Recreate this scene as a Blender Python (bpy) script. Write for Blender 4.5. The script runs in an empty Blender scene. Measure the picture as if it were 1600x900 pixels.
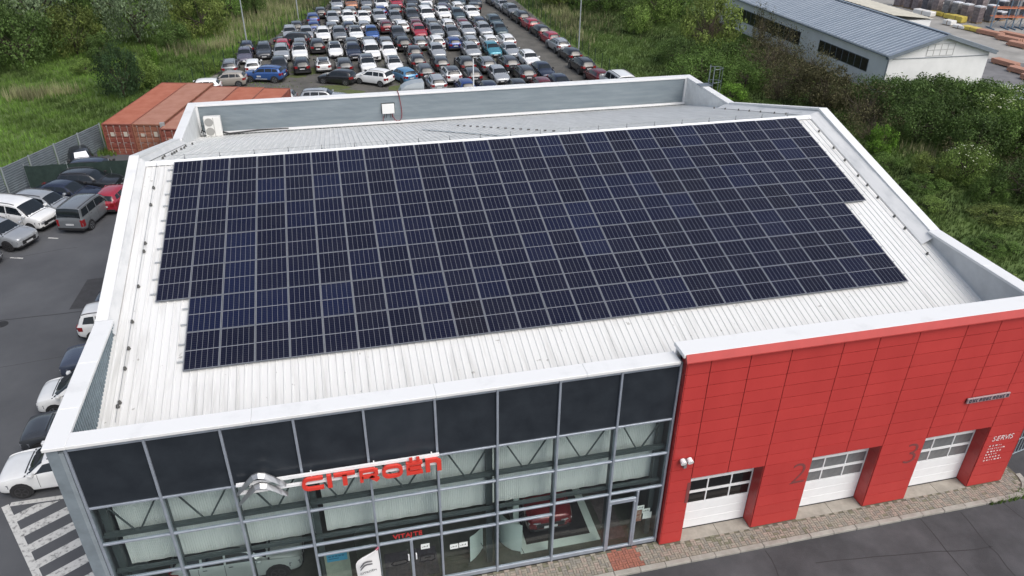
import bpy, math, random
import numpy as np
from math import radians as R, sin, cos, pi, tan, atan2, hypot
from mathutils import Vector, Matrix
SC = bpy.context.scene
COL = SC.collection
# ------------------------------------------------------------------ camera, sky, sun, exposure
cd = bpy.data.cameras.new('camera'); cam = bpy.data.objects.new('camera', cd); COL.objects.link(cam)
cd.sensor_width = 36.0; cd.lens = 1193.3/1600*36; cd.clip_start = .5; cd.clip_end = 3000
_y, _p, _r = .2380, .5343, .0112
fw = Vector((sin(_y)*cos(_p), cos(_y)*cos(_p), -sin(_p))); rt = Vector((cos(_y), -sin(_y), 0)); up = rt.cross(fw)
r2 = rt*cos(_r)+up*sin(_r); u2 = -rt*sin(_r)+up*cos(_r)
m = Matrix((r2, u2, -fw)).transposed().to_4x4(); m.translation = (13.957, -18.198, 22.912)
cam.matrix_world = m; SC.camera = cam
W = bpy.data.worlds.new('World'); SC.world = W; W.use_nodes = True
nt = W.node_tree; bg = nt.nodes['Background']
SUN_EL, SUN_AZ = 52, 150        # degrees above the horizon; compass azimuth (0 = +Y, clockwise)
sk = nt.nodes.new('ShaderNodeTexSky'); sk.sky_type = 'NISHITA'; sk.sun_disc = False
sk.sun_elevation = R(SUN_EL); sk.sun_rotation = R(SUN_AZ); sk.dust_density = 4; sk.air_density = 1.0; sk.ozone_density = 1
hs = nt.nodes.new('ShaderNodeHueSaturation'); hs.inputs['Saturation'].default_value = .68
nt.links.new(sk.outputs[0], hs.inputs['Color']); nt.links.new(hs.outputs[0], bg.inputs[0]); bg.inputs[1].default_value = .15
sl = bpy.data.lights.new('sun', 'SUN'); sl.energy = 1.3; sl.angle = R(48); sl.color = (1, .97, .93)
so = bpy.data.objects.new('sun', sl); COL.objects.link(so)
dv = Vector((sin(R(SUN_AZ))*cos(R(SUN_EL)), cos(R(SUN_AZ))*cos(R(SUN_EL)), sin(R(SUN_EL))))
so.rotation_euler = dv.to_track_quat('Z', 'Y').to_euler(); so.location = (0, -40, 60)
SC.view_settings.view_transform = 'Standard'; SC.view_settings.look = 'None'
SC.view_settings.exposure = 0.28; SC.view_settings.gamma = 1; SC.view_settings.use_curve_mapping = False
SC.render.engine = 'CYCLES'; SC.cycles.max_bounces = 6; SC.cycles.transparent_max_bounces = 12
rng = random.Random(7); nrg = np.random.default_rng(7)
G = -.1                                                     # ground level
# ------------------------------------------------------------------ materials
MATS = {}
def M(name, col=(.5,.5,.5), rough=.6, metal=0, var=0, scale=1, col2=None, bump=0, bscale=None, coat=0, spec=.5, objrand=0, stretch=None, leaf=False, detail=4, worldco=False, lo=.35, hi=.65, specks=None):
    if name in MATS: return MATS[name]
    mt = bpy.data.materials.new(name); mt.use_nodes = True; n = mt.node_tree.nodes; l = mt.node_tree.links
    b = n['Principled BSDF']; b.inputs['Base Color'].default_value = (*col, 1); b.inputs['Roughness'].default_value = rough
    b.inputs['Metallic'].default_value = metal; b.inputs['Coat Weight'].default_value = coat; b.inputs['Specular IOR Level'].default_value = spec
    b.inputs['Coat Roughness'].default_value = .04
    mt.diffuse_color = (*col, 1)
    out = None
    if var or col2 or bump:
        if worldco:
            g = n.new('ShaderNodeNewGeometry'); src = g.outputs['Position']
        else:
            g = n.new('ShaderNodeTexCoord'); src = g.outputs['Object']
        mp = n.new('ShaderNodeMapping'); l.new(src, mp.inputs[0])
        mp.inputs['Scale'].default_value = stretch or (1, 1, 1)
        nz = n.new('ShaderNodeTexNoise'); nz.inputs['Scale'].default_value = scale; nz.inputs['Detail'].default_value = detail; nz.inputs['Roughness'].default_value = .62
        l.new(mp.outputs[0], nz.inputs['Vector'])
    if var or col2:
        rp = n.new('ShaderNodeValToRGB'); rp.color_ramp.elements[0].position = lo; rp.color_ramp.elements[1].position = hi
        c2 = col2 or tuple(min(1, c*(1+var)) for c in col); c1 = col if col2 else tuple(c*(1-var) for c in col)
        rp.color_ramp.elements[0].color = (*c1, 1); rp.color_ramp.elements[1].color = (*c2, 1)
        l.new(nz.outputs[0], rp.inputs[0]); out = rp.outputs[0]
    if specks:
        ns = n.new('ShaderNodeTexNoise'); ns.inputs['Scale'].default_value = specks[0]; ns.inputs['Detail'].default_value = 3; l.new(n.new('ShaderNodeNewGeometry').outputs['Position'], ns.inputs['Vector'])
        rs = n.new('ShaderNodeMapRange'); rs.inputs[1].default_value = specks[1]; rs.inputs[2].default_value = specks[1]+.035; rs.inputs[4].default_value = specks[2]; l.new(ns.outputs[0], rs.inputs[0])
        ms_ = n.new('ShaderNodeMix'); ms_.data_type = 'RGBA'; l.new(rs.outputs[0], ms_.inputs[0]); l.new(out, ms_.inputs[6]); ms_.inputs[7].default_value = (*specks[3], 1); out = ms_.outputs[2]
    if objrand or leaf:
        if out is None:
            q = n.new('ShaderNodeRGB'); q.outputs[0].default_value = (*col, 1); out = q.outputs[0]
        hv = n.new('ShaderNodeHueSaturation'); oi = n.new('ShaderNodeObjectInfo')
        mr = n.new('ShaderNodeMapRange'); mr.inputs[3].default_value = 1-objrand; mr.inputs[4].default_value = 1+objrand
        l.new(oi.outputs['Random'], mr.inputs[0]); l.new(mr.outputs[0], hv.inputs['Value']); l.new(out, hv.inputs['Color']); out = hv.outputs[0]
        if leaf:
            at = n.new('ShaderNodeAttribute'); at.attribute_name = 'tint'
            mx = n.new('ShaderNodeMix'); mx.data_type = 'RGBA'; mx.blend_type = 'MULTIPLY'; mx.inputs[0].default_value = 1
            l.new(out, mx.inputs[6]); l.new(at.outputs['Color'], mx.inputs[7]); out = mx.outputs[2]
    if out is not None: l.new(out, b.inputs['Base Color'])
    if bump:
        nb = nz
        if bscale:
            nb = n.new('ShaderNodeTexNoise'); nb.inputs['Scale'].default_value = bscale; nb.inputs['Detail'].default_value = 5; l.new(mp.outputs[0], nb.inputs['Vector'])
        bp = n.new('ShaderNodeBump'); bp.inputs['Strength'].default_value = bump; bp.inputs['Distance'].default_value = .05
        l.new(nb.outputs[0], bp.inputs['Height']); l.new(bp.outputs[0], b.inputs['Normal'])
    if leaf:
        b.inputs['Subsurface Weight'].default_value = 0
        tr = n.new('ShaderNodeBsdfTranslucent'); ms = n.new('ShaderNodeMixShader'); ms.inputs[0].default_value = .3
        l.new(out, tr.inputs[0]); l.new(b.outputs[0], ms.inputs[1]); l.new(tr.outputs[0], ms.inputs[2])
        l.new(ms.outputs[0], n['Material Output'].inputs[0])
    MATS[name] = mt; return mt
def glass(name, tint, ior=1.5, dirt=0):
    mt = bpy.data.materials.new(name); mt.use_nodes = True; n = mt.node_tree.nodes; l = mt.node_tree.links
    n.remove(n['Principled BSDF'])
    t = n.new('ShaderNodeBsdfTransparent'); t.inputs[0].default_value = (*tint, 1)
    g = n.new('ShaderNodeBsdfGlossy'); g.inputs['Roughness'].default_value = .03; g.inputs['Color'].default_value = (.95, .97, 1, 1)
    f = n.new('ShaderNodeLayerWeight'); f.inputs[0].default_value = .5
    pw = n.new('ShaderNodeMath'); pw.operation = 'POWER'; pw.inputs[1].default_value = 5; l.new(f.outputs['Facing'], pw.inputs[0])
    mu = n.new('ShaderNodeMath'); mu.operation = 'MULTIPLY_ADD'; mu.inputs[1].default_value = .95; mu.inputs[2].default_value = ior; l.new(pw.outputs[0], mu.inputs[0])
    x = n.new('ShaderNodeMixShader'); l.new(mu.outputs[0], x.inputs[0]); l.new(t.outputs[0], x.inputs[1]); l.new(g.outputs[0], x.inputs[2])
    l.new(x.outputs[0], n['Material Output'].inputs[0]); MATS[name] = mt; return mt
# ------------------------------------------------------------------ mesh builder
class MB:
    def __init__(s): s.v = []; s.f = []; s.m = []
    def add(s, vs, fs, mi=0):
        o = len(s.v); s.v += [tuple(v) for v in vs]; s.f += [tuple(o+i for i in f) for f in fs]; s.m += [mi]*len(fs); return s
    def box(s, x0, y0, z0, x1, y1, z1, mi=0):
        return s.add([(x0,y0,z0),(x1,y0,z0),(x1,y1,z0),(x0,y1,z0),(x0,y0,z1),(x1,y0,z1),(x1,y1,z1),(x0,y1,z1)],
                     [(0,3,2,1),(4,5,6,7),(0,1,5,4),(1,2,6,5),(2,3,7,6),(3,0,4,7)], mi)
    def bbox(s, x0, y0, z0, x1, y1, z1, b=.01, mi=0):      # box with chamfered edges
        X = (x0, x1); Y = (y0, y1); Z = (z0, z1); idx = {}; vs = []
        for i in (0,1):
            for j in (0,1):
                for k in (0,1):
                    sx, sy, sz = (1-2*i)*b, (1-2*j)*b, (1-2*k)*b
                    for a, d in (('x',(0,sy,sz)),('y',(sx,0,sz)),('z',(sx,sy,0))):
                        idx[i,j,k,a] = len(vs); vs.append((X[i]+d[0], Y[j]+d[1], Z[k]+d[2]))
        q = lambda *t: tuple(idx[c] for c in t)
        fs = []
        for i in (0,1):
            f = q((i,0,0,'x'),(i,1,0,'x'),(i,1,1,'x'),(i,0,1,'x')); fs.append(f if i else f[::-1])
            f = q((0,i,0,'y'),(0,i,1,'y'),(1,i,1,'y'),(1,i,0,'y')); fs.append(f if i else f[::-1])
            f = q((0,0,i,'z'),(1,0,i,'z'),(1,1,i,'z'),(0,1,i,'z')); fs.append(f if i else f[::-1])
        for i in (0,1):
            for j in (0,1):
                fs.append(q((0,i,j,'y'),(1,i,j,'y'),(1,i,j,'z'),(0,i,j,'z'))[::(1 if i!=j else -1)])
                fs.append(q((i,0,j,'x'),(i,1,j,'x'),(i,1,j,'z'),(i,0,j,'z'))[::(-1 if i!=j else 1)])
                fs.append(q((i,j,0,'x'),(i,j,1,'x'),(i,j,1,'y'),(i,j,0,'y'))[::(1 if i!=j else -1)])
                for k in (0,1):
                    fs.append(q((i,j,k,'x'),(i,j,k,'y'),(i,j,k,'z'))[::(1 if (i+j+k)%2 else -1)])
        return s.add(vs, fs, mi)
    def prism(s, poly, axis, a, b, mi=0):                   # poly of 2D points; axis x|y|z swept a..b
        mk = {'x': lambda p, t: (t, p[0], p[1]), 'y': lambda p, t: (p[0], t, p[1]), 'z': lambda p, t: (p[0], p[1], t)}[axis]
        n = len(poly); vs = [mk(p, a) for p in poly]+[mk(p, b) for p in poly]
        fs = [tuple(range(n))[::-1], tuple(range(n, 2*n))]+[(i, (i+1) % n, n+(i+1) % n, n+i) for i in range(n)]
        return s.add(vs, fs, mi)
    def tube(s, pts, r, n=6, mi=0, r1=None):
        pts = [Vector(p) for p in pts]; rings = []
        for i, p in enumerate(pts):
            d = (pts[min(i+1, len(pts)-1)]-pts[max(i-1, 0)]).normalized()
            a = d.cross(Vector((0,0,1)) if abs(d.z) < .9 else Vector((1,0,0))).normalized(); b = d.cross(a)
            rr = r if r1 is None else r+(r1-r)*i/(len(pts)-1)
            rings.append([p+(a*cos(2*pi*k/n)+b*sin(2*pi*k/n))*rr for k in range(n)])
        vs = [v for q in rings for v in q]; fs = []
        for i in range(len(pts)-1):
            for k in range(n): fs.append((i*n+k, i*n+(k+1) % n, (i+1)*n+(k+1) % n, (i+1)*n+k))
        fs += [tuple(range(n))[::-1], tuple(range((len(pts)-1)*n, len(pts)*n))]
        return s.add(vs, fs, mi)
    def strip(s, pts, w, y0, y1, closed=False, mi=0):       # thick stroke in the XZ plane, swept in y
        P = [Vector((p[0], p[1])) for p in pts]; n = len(P); L = []; Rr = []
        ww = w if isinstance(w, (list, tuple)) else [w]*n
        for i in range(n):
            a = P[i-1] if (i or closed) else None; b = P[(i+1) % n] if (i < n-1 or closed) else None
            d1 = (P[i]-a).normalized() if a is not None else None; d2 = (b-P[i]).normalized() if b is not None else None
            d1 = d1 or d2; d2 = d2 or d1
            t = (d1+d2).normalized(); nn = Vector((-t.y, t.x)); k = ww[i]/2/max(.35, nn.dot(Vector((-d1.y, d1.x))))
            L.append(P[i]+nn*k); Rr.append(P[i]-nn*k)
        vs = [(p.x, y, p.y) for y in (y0, y1) for q in (L, Rr) for p in q]; fs = []
        for i in range(n if closed else n-1):
            j = (i+1) % n
            fs += [(i, n+i, n+j, j), (2*n+i, 2*n+j, 3*n+j, 3*n+i), (i, j, 2*n+j, 2*n+i), (n+i, 3*n+i, 3*n+j, n+j)]
        if not closed: fs += [(0, 2*n, 3*n, n), (n-1, 2*n-1, 4*n-1, 3*n-1)]
        return s.add(vs, fs, mi)
    def mesh(s, name, mats, smooth=False, sharp=None):
        me = bpy.data.meshes.new(name); me.from_pydata(s.v, [], s.f)
        for q in (mats if isinstance(mats, (list, tuple)) else [mats]): me.materials.append(q)
        if any(s.m): me.polygons.foreach_set('material_index', s.m)
        if smooth:
            me.polygons.foreach_set('use_smooth', [True]*len(s.f))
            if sharp: me.set_sharp_from_angle(angle=R(sharp))
        me.update(); return me
def wloc(o):
    v = Vector((0,0,0))
    while o: v += o.location; o = o.parent
    return v
def obj(name, me, parent=None, loc=None, rot=None, label=None, cat=None, group=None, kind=None):
    o = bpy.data.objects.new(name, me); COL.objects.link(o)
    if loc is not None: o.location = loc
    if rot is not None: o.rotation_euler = rot
    if parent: o.parent = parent
    for k, v in (('label', label), ('category', cat), ('group', group), ('kind', kind)):
        if v: o[k] = v
    return o
def build(mb, name, mats, parent=None, smooth=False, sharp=None, **k):   # mesh given in world metres (parents unrotated)
    vs = np.array(mb.v); c = np.array([(vs[:,0].min()+vs[:,0].max())/2, (vs[:,1].min()+vs[:,1].max())/2, vs[:,2].min()])
    mb.v = [tuple(p) for p in (vs-c)]
    me = mb.mesh(name, mats, smooth, sharp); w = wloc(parent) if parent else Vector((0,0,0))
    return obj(name, me, parent, Vector(c)-w, **k)
def thing(name, loc, label, cat, group=None, rz=0):
    return obj(name, None, None, loc, (0,0,rz), label, cat, group)
def text_mesh(s, size, ext, mat, bold=0, shear=0):
    cu = bpy.data.curves.new('lettering', 'FONT'); cu.body = s; cu.size = size; cu.extrude = ext; cu.offset = bold; cu.shear = shear; cu.resolution_u = 3
    o = bpy.data.objects.new('lettering', cu); COL.objects.link(o); bpy.context.view_layer.update()
    me = bpy.data.meshes.new_from_object(o); bpy.data.objects.remove(o); me.materials.clear(); me.materials.append(mat); return me
ORD = ['first','second','third','fourth','fifth','sixth','seventh','eighth','ninth','tenth','eleventh','twelfth','thirteenth','fourteenth','fifteenth','sixteenth']
# ------------------------------------------------------------------ ground and paved surfaces
grass_soil = M('grass_soil', (.055,.10,.02), .95, col2=(.10,.15,.036), scale=.35, bump=.6, bscale=6, worldco=True)
asphalt = M('asphalt', (.068,.071,.078), .9, col2=(.118,.123,.132), scale=.16, lo=.3, hi=.75, bump=.25, bscale=40, worldco=True, detail=8, spec=.3)
road_asphalt = M('road_asphalt', (.052,.053,.057), .88, col2=(.098,.099,.106), scale=.4, bump=.3, bscale=45, worldco=True, detail=9, spec=.3, lo=.4, hi=.72)
gravel = M('gravel', (.075,.073,.066), .95, col2=(.125,.12,.108), scale=.5, bump=.6, bscale=14, worldco=True, detail=8)
concrete = M('concrete', (.22,.215,.20), .9, col2=(.34,.33,.31), scale=.3, bump=.2, bscale=10, worldco=True, detail=7)
weed_patch = M('weed_patch', (.07,.09,.03), .95, col2=(.10,.12,.04), scale=2, bump=.6, bscale=12, worldco=True)
def sheet(name, poly, z, mat, kind='structure'):
    mb = MB(); mb.add([(x, y, z) for x, y in poly], [tuple(range(len(poly)))]); return build(mb, name, mat, kind=kind)
sheet('ground', [(-900,-900),(900,-900),(900,1200),(-900,1200)], G-.004, grass_soil)
sheet('parking_asphalt', [(-34,-2.5),(5.4,-2.5),(5.4,52),(-4.9,50),(-16.6,27),(-34,-6)], G, asphalt)
sheet('road', [(-120,-70),(120,-70),(120,-12),(60,-2),(48,3.2),(39.2,3.2),(5.4,3.2),(5.4,-2.5),(-34,-2.5),(-60,-10)], G, road_asphalt)
sheet('gravel_lot', [(5.4,33),(39.5,33),(44.4,42),(44.9,125),(19.5,125),(.8,69.3),(-3.6,59.5),(-4.9,50.3),(5.4,50)], G, gravel)
sheet('concrete_yard', [(83,10),(110,0),(190,60),(170,140),(90,118),(83.4,60)], G, concrete)
sheet('service_road', [(82.7,40),(97,33),(96,58),(86.5,68),(83.2,52)], G+.004, M('grey_tarmac', (.13,.13,.135), .9, col2=(.18,.18,.185), scale=.5, worldco=True, detail=7))
for i in range(26):                                                            # weedy patches growing in the car lot
    x = rng.uniform(2, 38); y = rng.uniform(60, 76) if i < 18 else rng.uniform(76, 110); x = max(x, (y-60)*.33)
    pts = []; r0 = rng.uniform(.5, 1.5)
    for k in range(11): a = 2*pi*k/11; rr = r0*rng.uniform(.55, 1.2); pts.append((x+rr*cos(a)*1.5, y+rr*sin(a)))
    sheet('weed_patch', pts, G+.003+.0004*i, weed_patch)
paint = M('road_paint', (.55,.55,.53), .8, col2=(.16,.16,.16), scale=7, worldco=True, detail=8, lo=.5, hi=.68)
tar = M('tar_seam', (.032,.032,.034), .85)
def marking(poly, z=.004, mat=paint, name='road_marking'): return sheet(name, poly, G+z, mat)
dl = Vector((2.24,-4.0)).normalized(); nl = Vector((-dl.y, dl.x)); 
def ribbon(pts, w, z=.004, mat=paint, name='road_marking'):
    mb = MB(); P = [Vector(p) for p in pts]; vs = []
    for i, p in enumerate(P):
        d = (P[min(i+1, len(P)-1)]-P[max(i-1, 0)]).normalized(); n = Vector((-d.y, d.x))*w/2
        vs += [(p.x+n.x, p.y+n.y, G+z), (p.x-n.x, p.y-n.y, G+z)]
    mb.add(vs, [(2*i, 2*i+1, 2*i+3, 2*i+2) for i in range(len(P)-1)]); return build(mb, name, mat, kind='structure')
ribbon([(-.38,7.42),(1.9,3.36),(3.3,.85)], .26); ribbon([(-.2,7.45),(5.1,7.38)], .22, .0045)
sd = Vector((1.46,.91)).normalized()
for k in range(6):
    a = Vector((-.02,6.72))+dl*(.98*k)+Vector((.12,.08)); b = a+dl*.44
    ta = (5.1-a.x)/sd.x; tb = (5.1-b.x)/sd.x
    ya = a.y+sd.y*ta
    if ya > 7.25: ta = (7.25-a.y)/sd.y
    if b.y+sd.y*tb > 7.25: tb = (7.25-b.y)/sd.y
    marking([tuple(b), tuple(b+sd*tb), tuple(a+sd*ta), tuple(a)], .005)
mb = MB(); mb.tube([(-4.75,21.75,G+.002),(-4.75,21.75,G+.012)], .33, 16); o = build(mb, 'manhole_cover', M('cast_iron', (.03,.03,.031), .7, metal=.3, var=.2, scale=8)); o['label'] = 'round dark manhole cover in the left parking at the photo edge'; o['category'] = 'manhole cover'
ribbon([(-5.15,32.42),(-4.5,32.2)], .12); ribbon([(-6.7,29.95),(-5.9,29.7)], .12)
def wig(a, b, n, amp): 
    a, b = Vector(a), Vector(b); d = (b-a); nn = Vector((-d.y, d.x)).normalized()
    return [a+d*(i/n)+nn*rng.uniform(-amp, amp) for i in range(n+1)]
marking([(-1.6,22.6),(1.9,22.5),(1.8,26.2),(-1.4,26.0)], .002, M('tar_patch', (.042,.042,.045), .85, var=.15, scale=3, worldco=True), 'asphalt_patch');
ribbon(wig((-14,22.1),(5.2,22.35), 18, .05), .07, .004, tar, 'asphalt_seam')
ribbon(wig((-11,29),(-3,30.6), 9, .09), .035, .004, tar, 'asphalt_crack'); ribbon(wig((-8,17),(3,18.4), 11, .1), .03, .004, tar, 'asphalt_crack')
for a, b in (((34.7,-1.25),(34.6,-6)),((36.5,-1.3),(36.2,-6)),((38.6,-1.2),(39.6,-7)),((29.5,-2.2),(36.5,-3.1)),((28.0,-1.3),(27.6,-5))):
    ribbon(wig(a, b, 9, .06), .04, .004, tar, 'asphalt_crack')
# ------------------------------------------------------------------ car showroom
FX = [5.768,7.77,9.802,11.833,13.85,15.99,17.939,19.962,22.013,24.032]
ZT = [8.205,5.976,4.445,2.883,.12]; ZL = 2.38
XL, XR, YB = 5.24, 38.9, 31.76
RIDY, RIDZ, SL = 15.81, 10.55, .265
rz_ = lambda y: RIDZ-abs(y-RIDY)*SL
white_cap = M('white_cap', (.70,.71,.71), .45, col2=(.58,.59,.59), scale=.9, worldco=True, detail=8, lo=.55, hi=.8)
white_sheet = M('white_sheet', (.47,.47,.455), .5, col2=(.655,.66,.65), scale=2.0, stretch=(2.2,.13,.4), worldco=True, detail=10, lo=.22, hi=.5, specks=(3.2,.70,.55,(.16,.15,.13)))
grey_clad = M('grey_cladding', (.26,.31,.34), .45, col2=(.33,.38,.41), scale=.8, stretch=(.4,1,4), worldco=True, metal=.15)
wall_grey = M('wall_grey', (.21,.25,.28), .5, var=.12, scale=2, worldco=True, metal=.2)
pale_grey = M('pale_grey_cladding', (.48,.50,.51), .55, var=.1, scale=1.2, worldco=True, detail=7)
alu = M('aluminium_frame', (.33,.37,.43), .38, metal=.35, var=.08, scale=3)
dark_panel = M('dark_spandrel', (.018,.0225,.029), .28, col2=(.027,.033,.041), scale=1.3, worldco=True, spec=.35)
patch_panel = M('dusty_spandrel', (.018,.024,.032), .4, col2=(.034,.042,.052), scale=.6, spec=.4)
red = M('red_cladding', (.43,.040,.037), .45, col2=(.47,.047,.043), scale=.7, stretch=(1,1,.35), worldco=True, objrand=.04, detail=6, bump=.03, bscale=60)
red_trim = M('red_flashing', (.43,.05,.045), .4, var=.05, scale=2)
white_paint = M('white_door_paint', (.78,.80,.81), .35, var=.03, scale=2)
dark_gap = M('dark_gap', (.02,.012,.012), .9)
clear_glass = glass('clear_glass', (.925,.955,.95), .055)
door_glass = M('door_window_glass', (.012,.013,.014), .06, spec=.6)
frosted = M('frosted_window', (.20,.21,.215), .16, col2=(.11,.115,.12), scale=1.3, spec=.6)
steel_dark = M('dark_steel', (.055,.07,.072), .5, var=.1)
blind_mat = M('pale_blind', (.60,.64,.625), .8, col2=(.66,.69,.675), scale=1.5, stretch=(6,1,.4), worldco=True)
floor_mat = M('showroom_floor', (.055,.060,.050), .3, col2=(.08,.085,.072), scale=3, worldco=True, detail=6)
inner_wall = M('inner_wall', (.13,.14,.14), .7)
B = thing('car_showroom', (22,15.8,0), 'large car showroom with white roof, dark glass front and red service wing', 'building')
def part(mb, name, mats, parent=B, **k): return build(mb, name, mats, parent, **k)
# outer walls (solid, profile in y,z)
YF1, YF2 = 6.47, 24.97; ZC = 8.469; PKZ = 10.949
def gable(x0, x1, dz, yb0=-.08, yb1=YB-.05):
    return [(yb0,G),(yb1,G),(yb1,ZC-dz),(YF2,ZC-dz),(RIDY,PKZ-dz),(YF1,ZC-dz),(yb0,ZC-dz)]
for x0, x1 in ((XL+.06,XL+.36),(XR-.36,XR-.06)):
    mb = MB(); q = gable(x0, x1, .11); mb.prism(q, 'x', x0, x1); part(mb, 'side_wall', wall_grey)
mb = MB(); mb.box(XL+.37, YB-.42, G, XR-.37, YB-.05, ZC-.11); part(mb, 'rear_wall', wall_grey)
mb = MB(); mb.box(XL+.06, -.075, G, FX[0]-.05, .4, ZC-.27); part(mb, 'corner_column', M('corner_clad', (.27,.31,.34), .45, var=.1, scale=2, worldco=True, metal=.2))
# parapet inner cladding: zigzag strips
def corr(mb, u0, u1, pitch, depth, fn):                    # fn(u, off) -> (bottom, top) points
    n = int((u1-u0)/pitch); vs = []
    for i in range(n+1):
        u = u0+(u1-u0)*i/n
        for du, o in ((0,0),(.45,0),(.5,1),(.95,1)):
            if i == n and du > 0: break
            a, b = fn(u+du*(u1-u0)/n, o*depth); vs += [a, b]
    k = len(vs)//2; mb.add(vs, [(2*i, 2*i+2, 2*i+3, 2*i+1) for i in range(k-1)])
top_gable = lambda y: ZC-.11 if (y < YF1 or y > YF2) else PKZ-.11-abs(y-RIDY)*(PKZ-ZC)/(RIDY-YF1)
mb = MB(); corr(mb, .4, YF1, .16, .04, lambda u, o: ((XL+.50+o, u, rz_(u)-.1), (XL+.50+o, u, max(top_gable(u)-.005, rz_(u)-.09)))); part(mb, 'parapet_cladding', M('parapet_blue_grey', (.17,.22,.25), .5, var=.15, scale=3, worldco=True))
mb = MB(); mb.box(XR-.52, .4, 6.2, XR-.37, YF1+.6, ZC-.12); part(mb, 'parapet_cladding', pale_grey)
mb = MB(); mb.box(XL+.37, YF2-.6, 6.2, XL+.5, YB-.44, ZC-.12); part(mb, 'parapet_cladding', M('pale_parapet', (.62,.64,.64), .5, var=.1, scale=1.5, worldco=True, detail=7))
mb = MB(); mb.box(XR-.5, YF2-.6, 6.2, XR-.37, YB-.44, ZC-.12); part(mb, 'parapet_cladding', M('pale_parapet', (.62,.64,.64), .5, var=.1, scale=1.5, worldco=True, detail=7))
mb = MB(); yb = YB-.50
n = 24; vs = []
for i in range(n):
    z0 = 6.45+i*(ZC-.12-6.45)/n; h = (ZC-.12-6.45)/n
    for dz, o in ((0,0),(.55,0),(.66,.045),(.92,.045)): vs += [(XL+.5, yb-o, z0+dz*h), (XR-.5, yb-o, z0+dz*h)]
mb.add(vs, [(2*i, 2*i+1, 2*i+3, 2*i+2) for i in range(len(vs)//2-1)]); part(mb, 'rear_parapet_cladding', grey_clad)
mb = MB(); mb.box(XR-.62, yb-.16, 6.5, XR-.5, yb-.02, ZC-.12); mb.box(XL+.5, yb-.16, 6.5, XL+.62, yb-.02, ZC-.12); part(mb, 'corner_flashing', white_cap)
mb = MB()
mb.bbox(XL+.52, yb-.34, 6.60, XR-.52, yb-.06, 6.72, .02); part(mb, 'eaves_gutter', white_cap)
# parapet caps, split where the photograph shows joints
def cap(x0, y0, x1, y1, z0=ZC-.11, z1=ZC, nm='parapet_cap'):
    mb = MB(); mb.bbox(x0, y0, z0, x1, y1, z1, .012); return part(mb, nm, white_cap)
for a, b in ((-.15,1.6),(1.604,3.9),(3.904,YF1-.08)): cap(XL, a, XL+.6, b) if a > 0 else cap(XL, a, XL+.6, b)
for a, b in ((XL+.603,10.7),(10.704,16.03),(16.034,20.8),(20.804,23.95)): cap(a, -.15, b, .46)
for a, b in ((YF2,27.4),(27.404,YB+.03)): cap(XL, a, XL+.5, b); cap(XR-.5, a, XR, b)
for a, b in ((XL+.503,11),(11.004,17),(17.004,23),(23.004,29),(29.004,34),(34.004,XR-.503)): cap(a, YB-.62, b, YB+.03)
for a, b in ((.47,3.2),(3.204,YF1-.08)): cap(XR-.58, a, XR, b)
def slopecap(x0, x1, ya, yb):
    za, zb = top_gable(ya)+.11, top_gable(yb)+.11
    mb = MB(); mb.prism([(ya,za-.11),(yb,zb-.11),(yb,zb),(ya,za)], 'x', x0, x1); part(mb, 'gable_cap', white_cap)
for x0, x1 in ((XL,XL+.4),(XR-.46,XR)):
    ys = [YF1-.07, 9.4, 12.6, RIDY]; ys2 = [RIDY+.003, 19, 22, YF2-.003]
    for q in (ys, ys2):
        for i in range(len(q)-1): slopecap(x0, x1, q[i]+.003, q[i+1])
for x0, x1, s in ((XL+.37,XL+.62,1),(XR-.37,XR-1.0,-1)):                       # sloping inner flashings along the gables
    for ya, yb_ in ((YF1-.4,RIDY),(RIDY,YF2+.4)):
        mb = MB(); mb.add([(x0, ya, top_gable(ya)), (x0, yb_, top_gable(yb_)), (x1, yb_, rz_(yb_)+.05), (x1, ya, rz_(ya)+.05)], [(0,1,2,3)])
        part(mb, 'gable_flashing', M('gable_flashing_white', (.62,.63,.63), .5, col2=(.44,.46,.47), scale=1.4, stretch=(2,.6,1), worldco=True, detail=8, lo=.45, hi=.8))
# red wing cap and stepped end
cap(23.953, -.262, 39.62, .5, 8.66, 8.80, 'red_wing_cap')
mb = MB(); mb.box(24.02, .36, 7.9, 39.4, .47, 8.61); part(mb, 'wing_parapet_back', white_cap)
# roof sheets
def roofsheet(ya, yb_, name, mat):
    vs = []; x = XL+.45; pitch = .25
    while x < XR-.4:
        for dx, dz in ((0,0),(.17,0),(.19,.028),(.228,.028)):
            vs += [(x+dx, ya, rz_(ya)+dz), (x+dx, yb_, rz_(yb_)+dz)]
        x += pitch
    mb = MB(); mb.add(vs, [(2*i, 2*i+2, 2*i+3, 2*i+1) for i in range(len(vs)//2-1)]); return part(mb, name, mat)
roofsheet(.4, RIDY-.01, 'roof_sheet', white_sheet)
white_back = M('back_sheet', (.54,.545,.53), .5, col2=(.68,.685,.67), scale=2.0, stretch=(2.5,.2,.4), worldco=True, detail=9, lo=.3, hi=.62)
roofsheet(RIDY+.01, YB-.45, 'roof_sheet', white_back)
mb = MB(); mb.add([(XL+.42,15.5,rz_(15.5)+.06),(XR-.5,15.5,rz_(15.5)+.06),(XR-.5,RIDY,RIDZ+.085),(XL+.42,RIDY,RIDZ+.085),(XL+.42,16.1,rz_(16.1)+.06),(XR-.5,16.1,rz_(16.1)+.06)], [(0,1,2,3),(3,2,5,4)])
part(mb, 'ridge_cap', M('ridge_white', (.78,.79,.79), .4, var=.04, scale=1))
mb = MB(); mb.box(XL+.4, .41, 6.2, XR-.4, YB-.46, 6.3); part(mb, 'ceiling', inner_wall)
holder = M('dark_holder', (.03,.03,.032), .8); wire = M('conductor_wire', (.22,.23,.24), .5, metal=.6)
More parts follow.
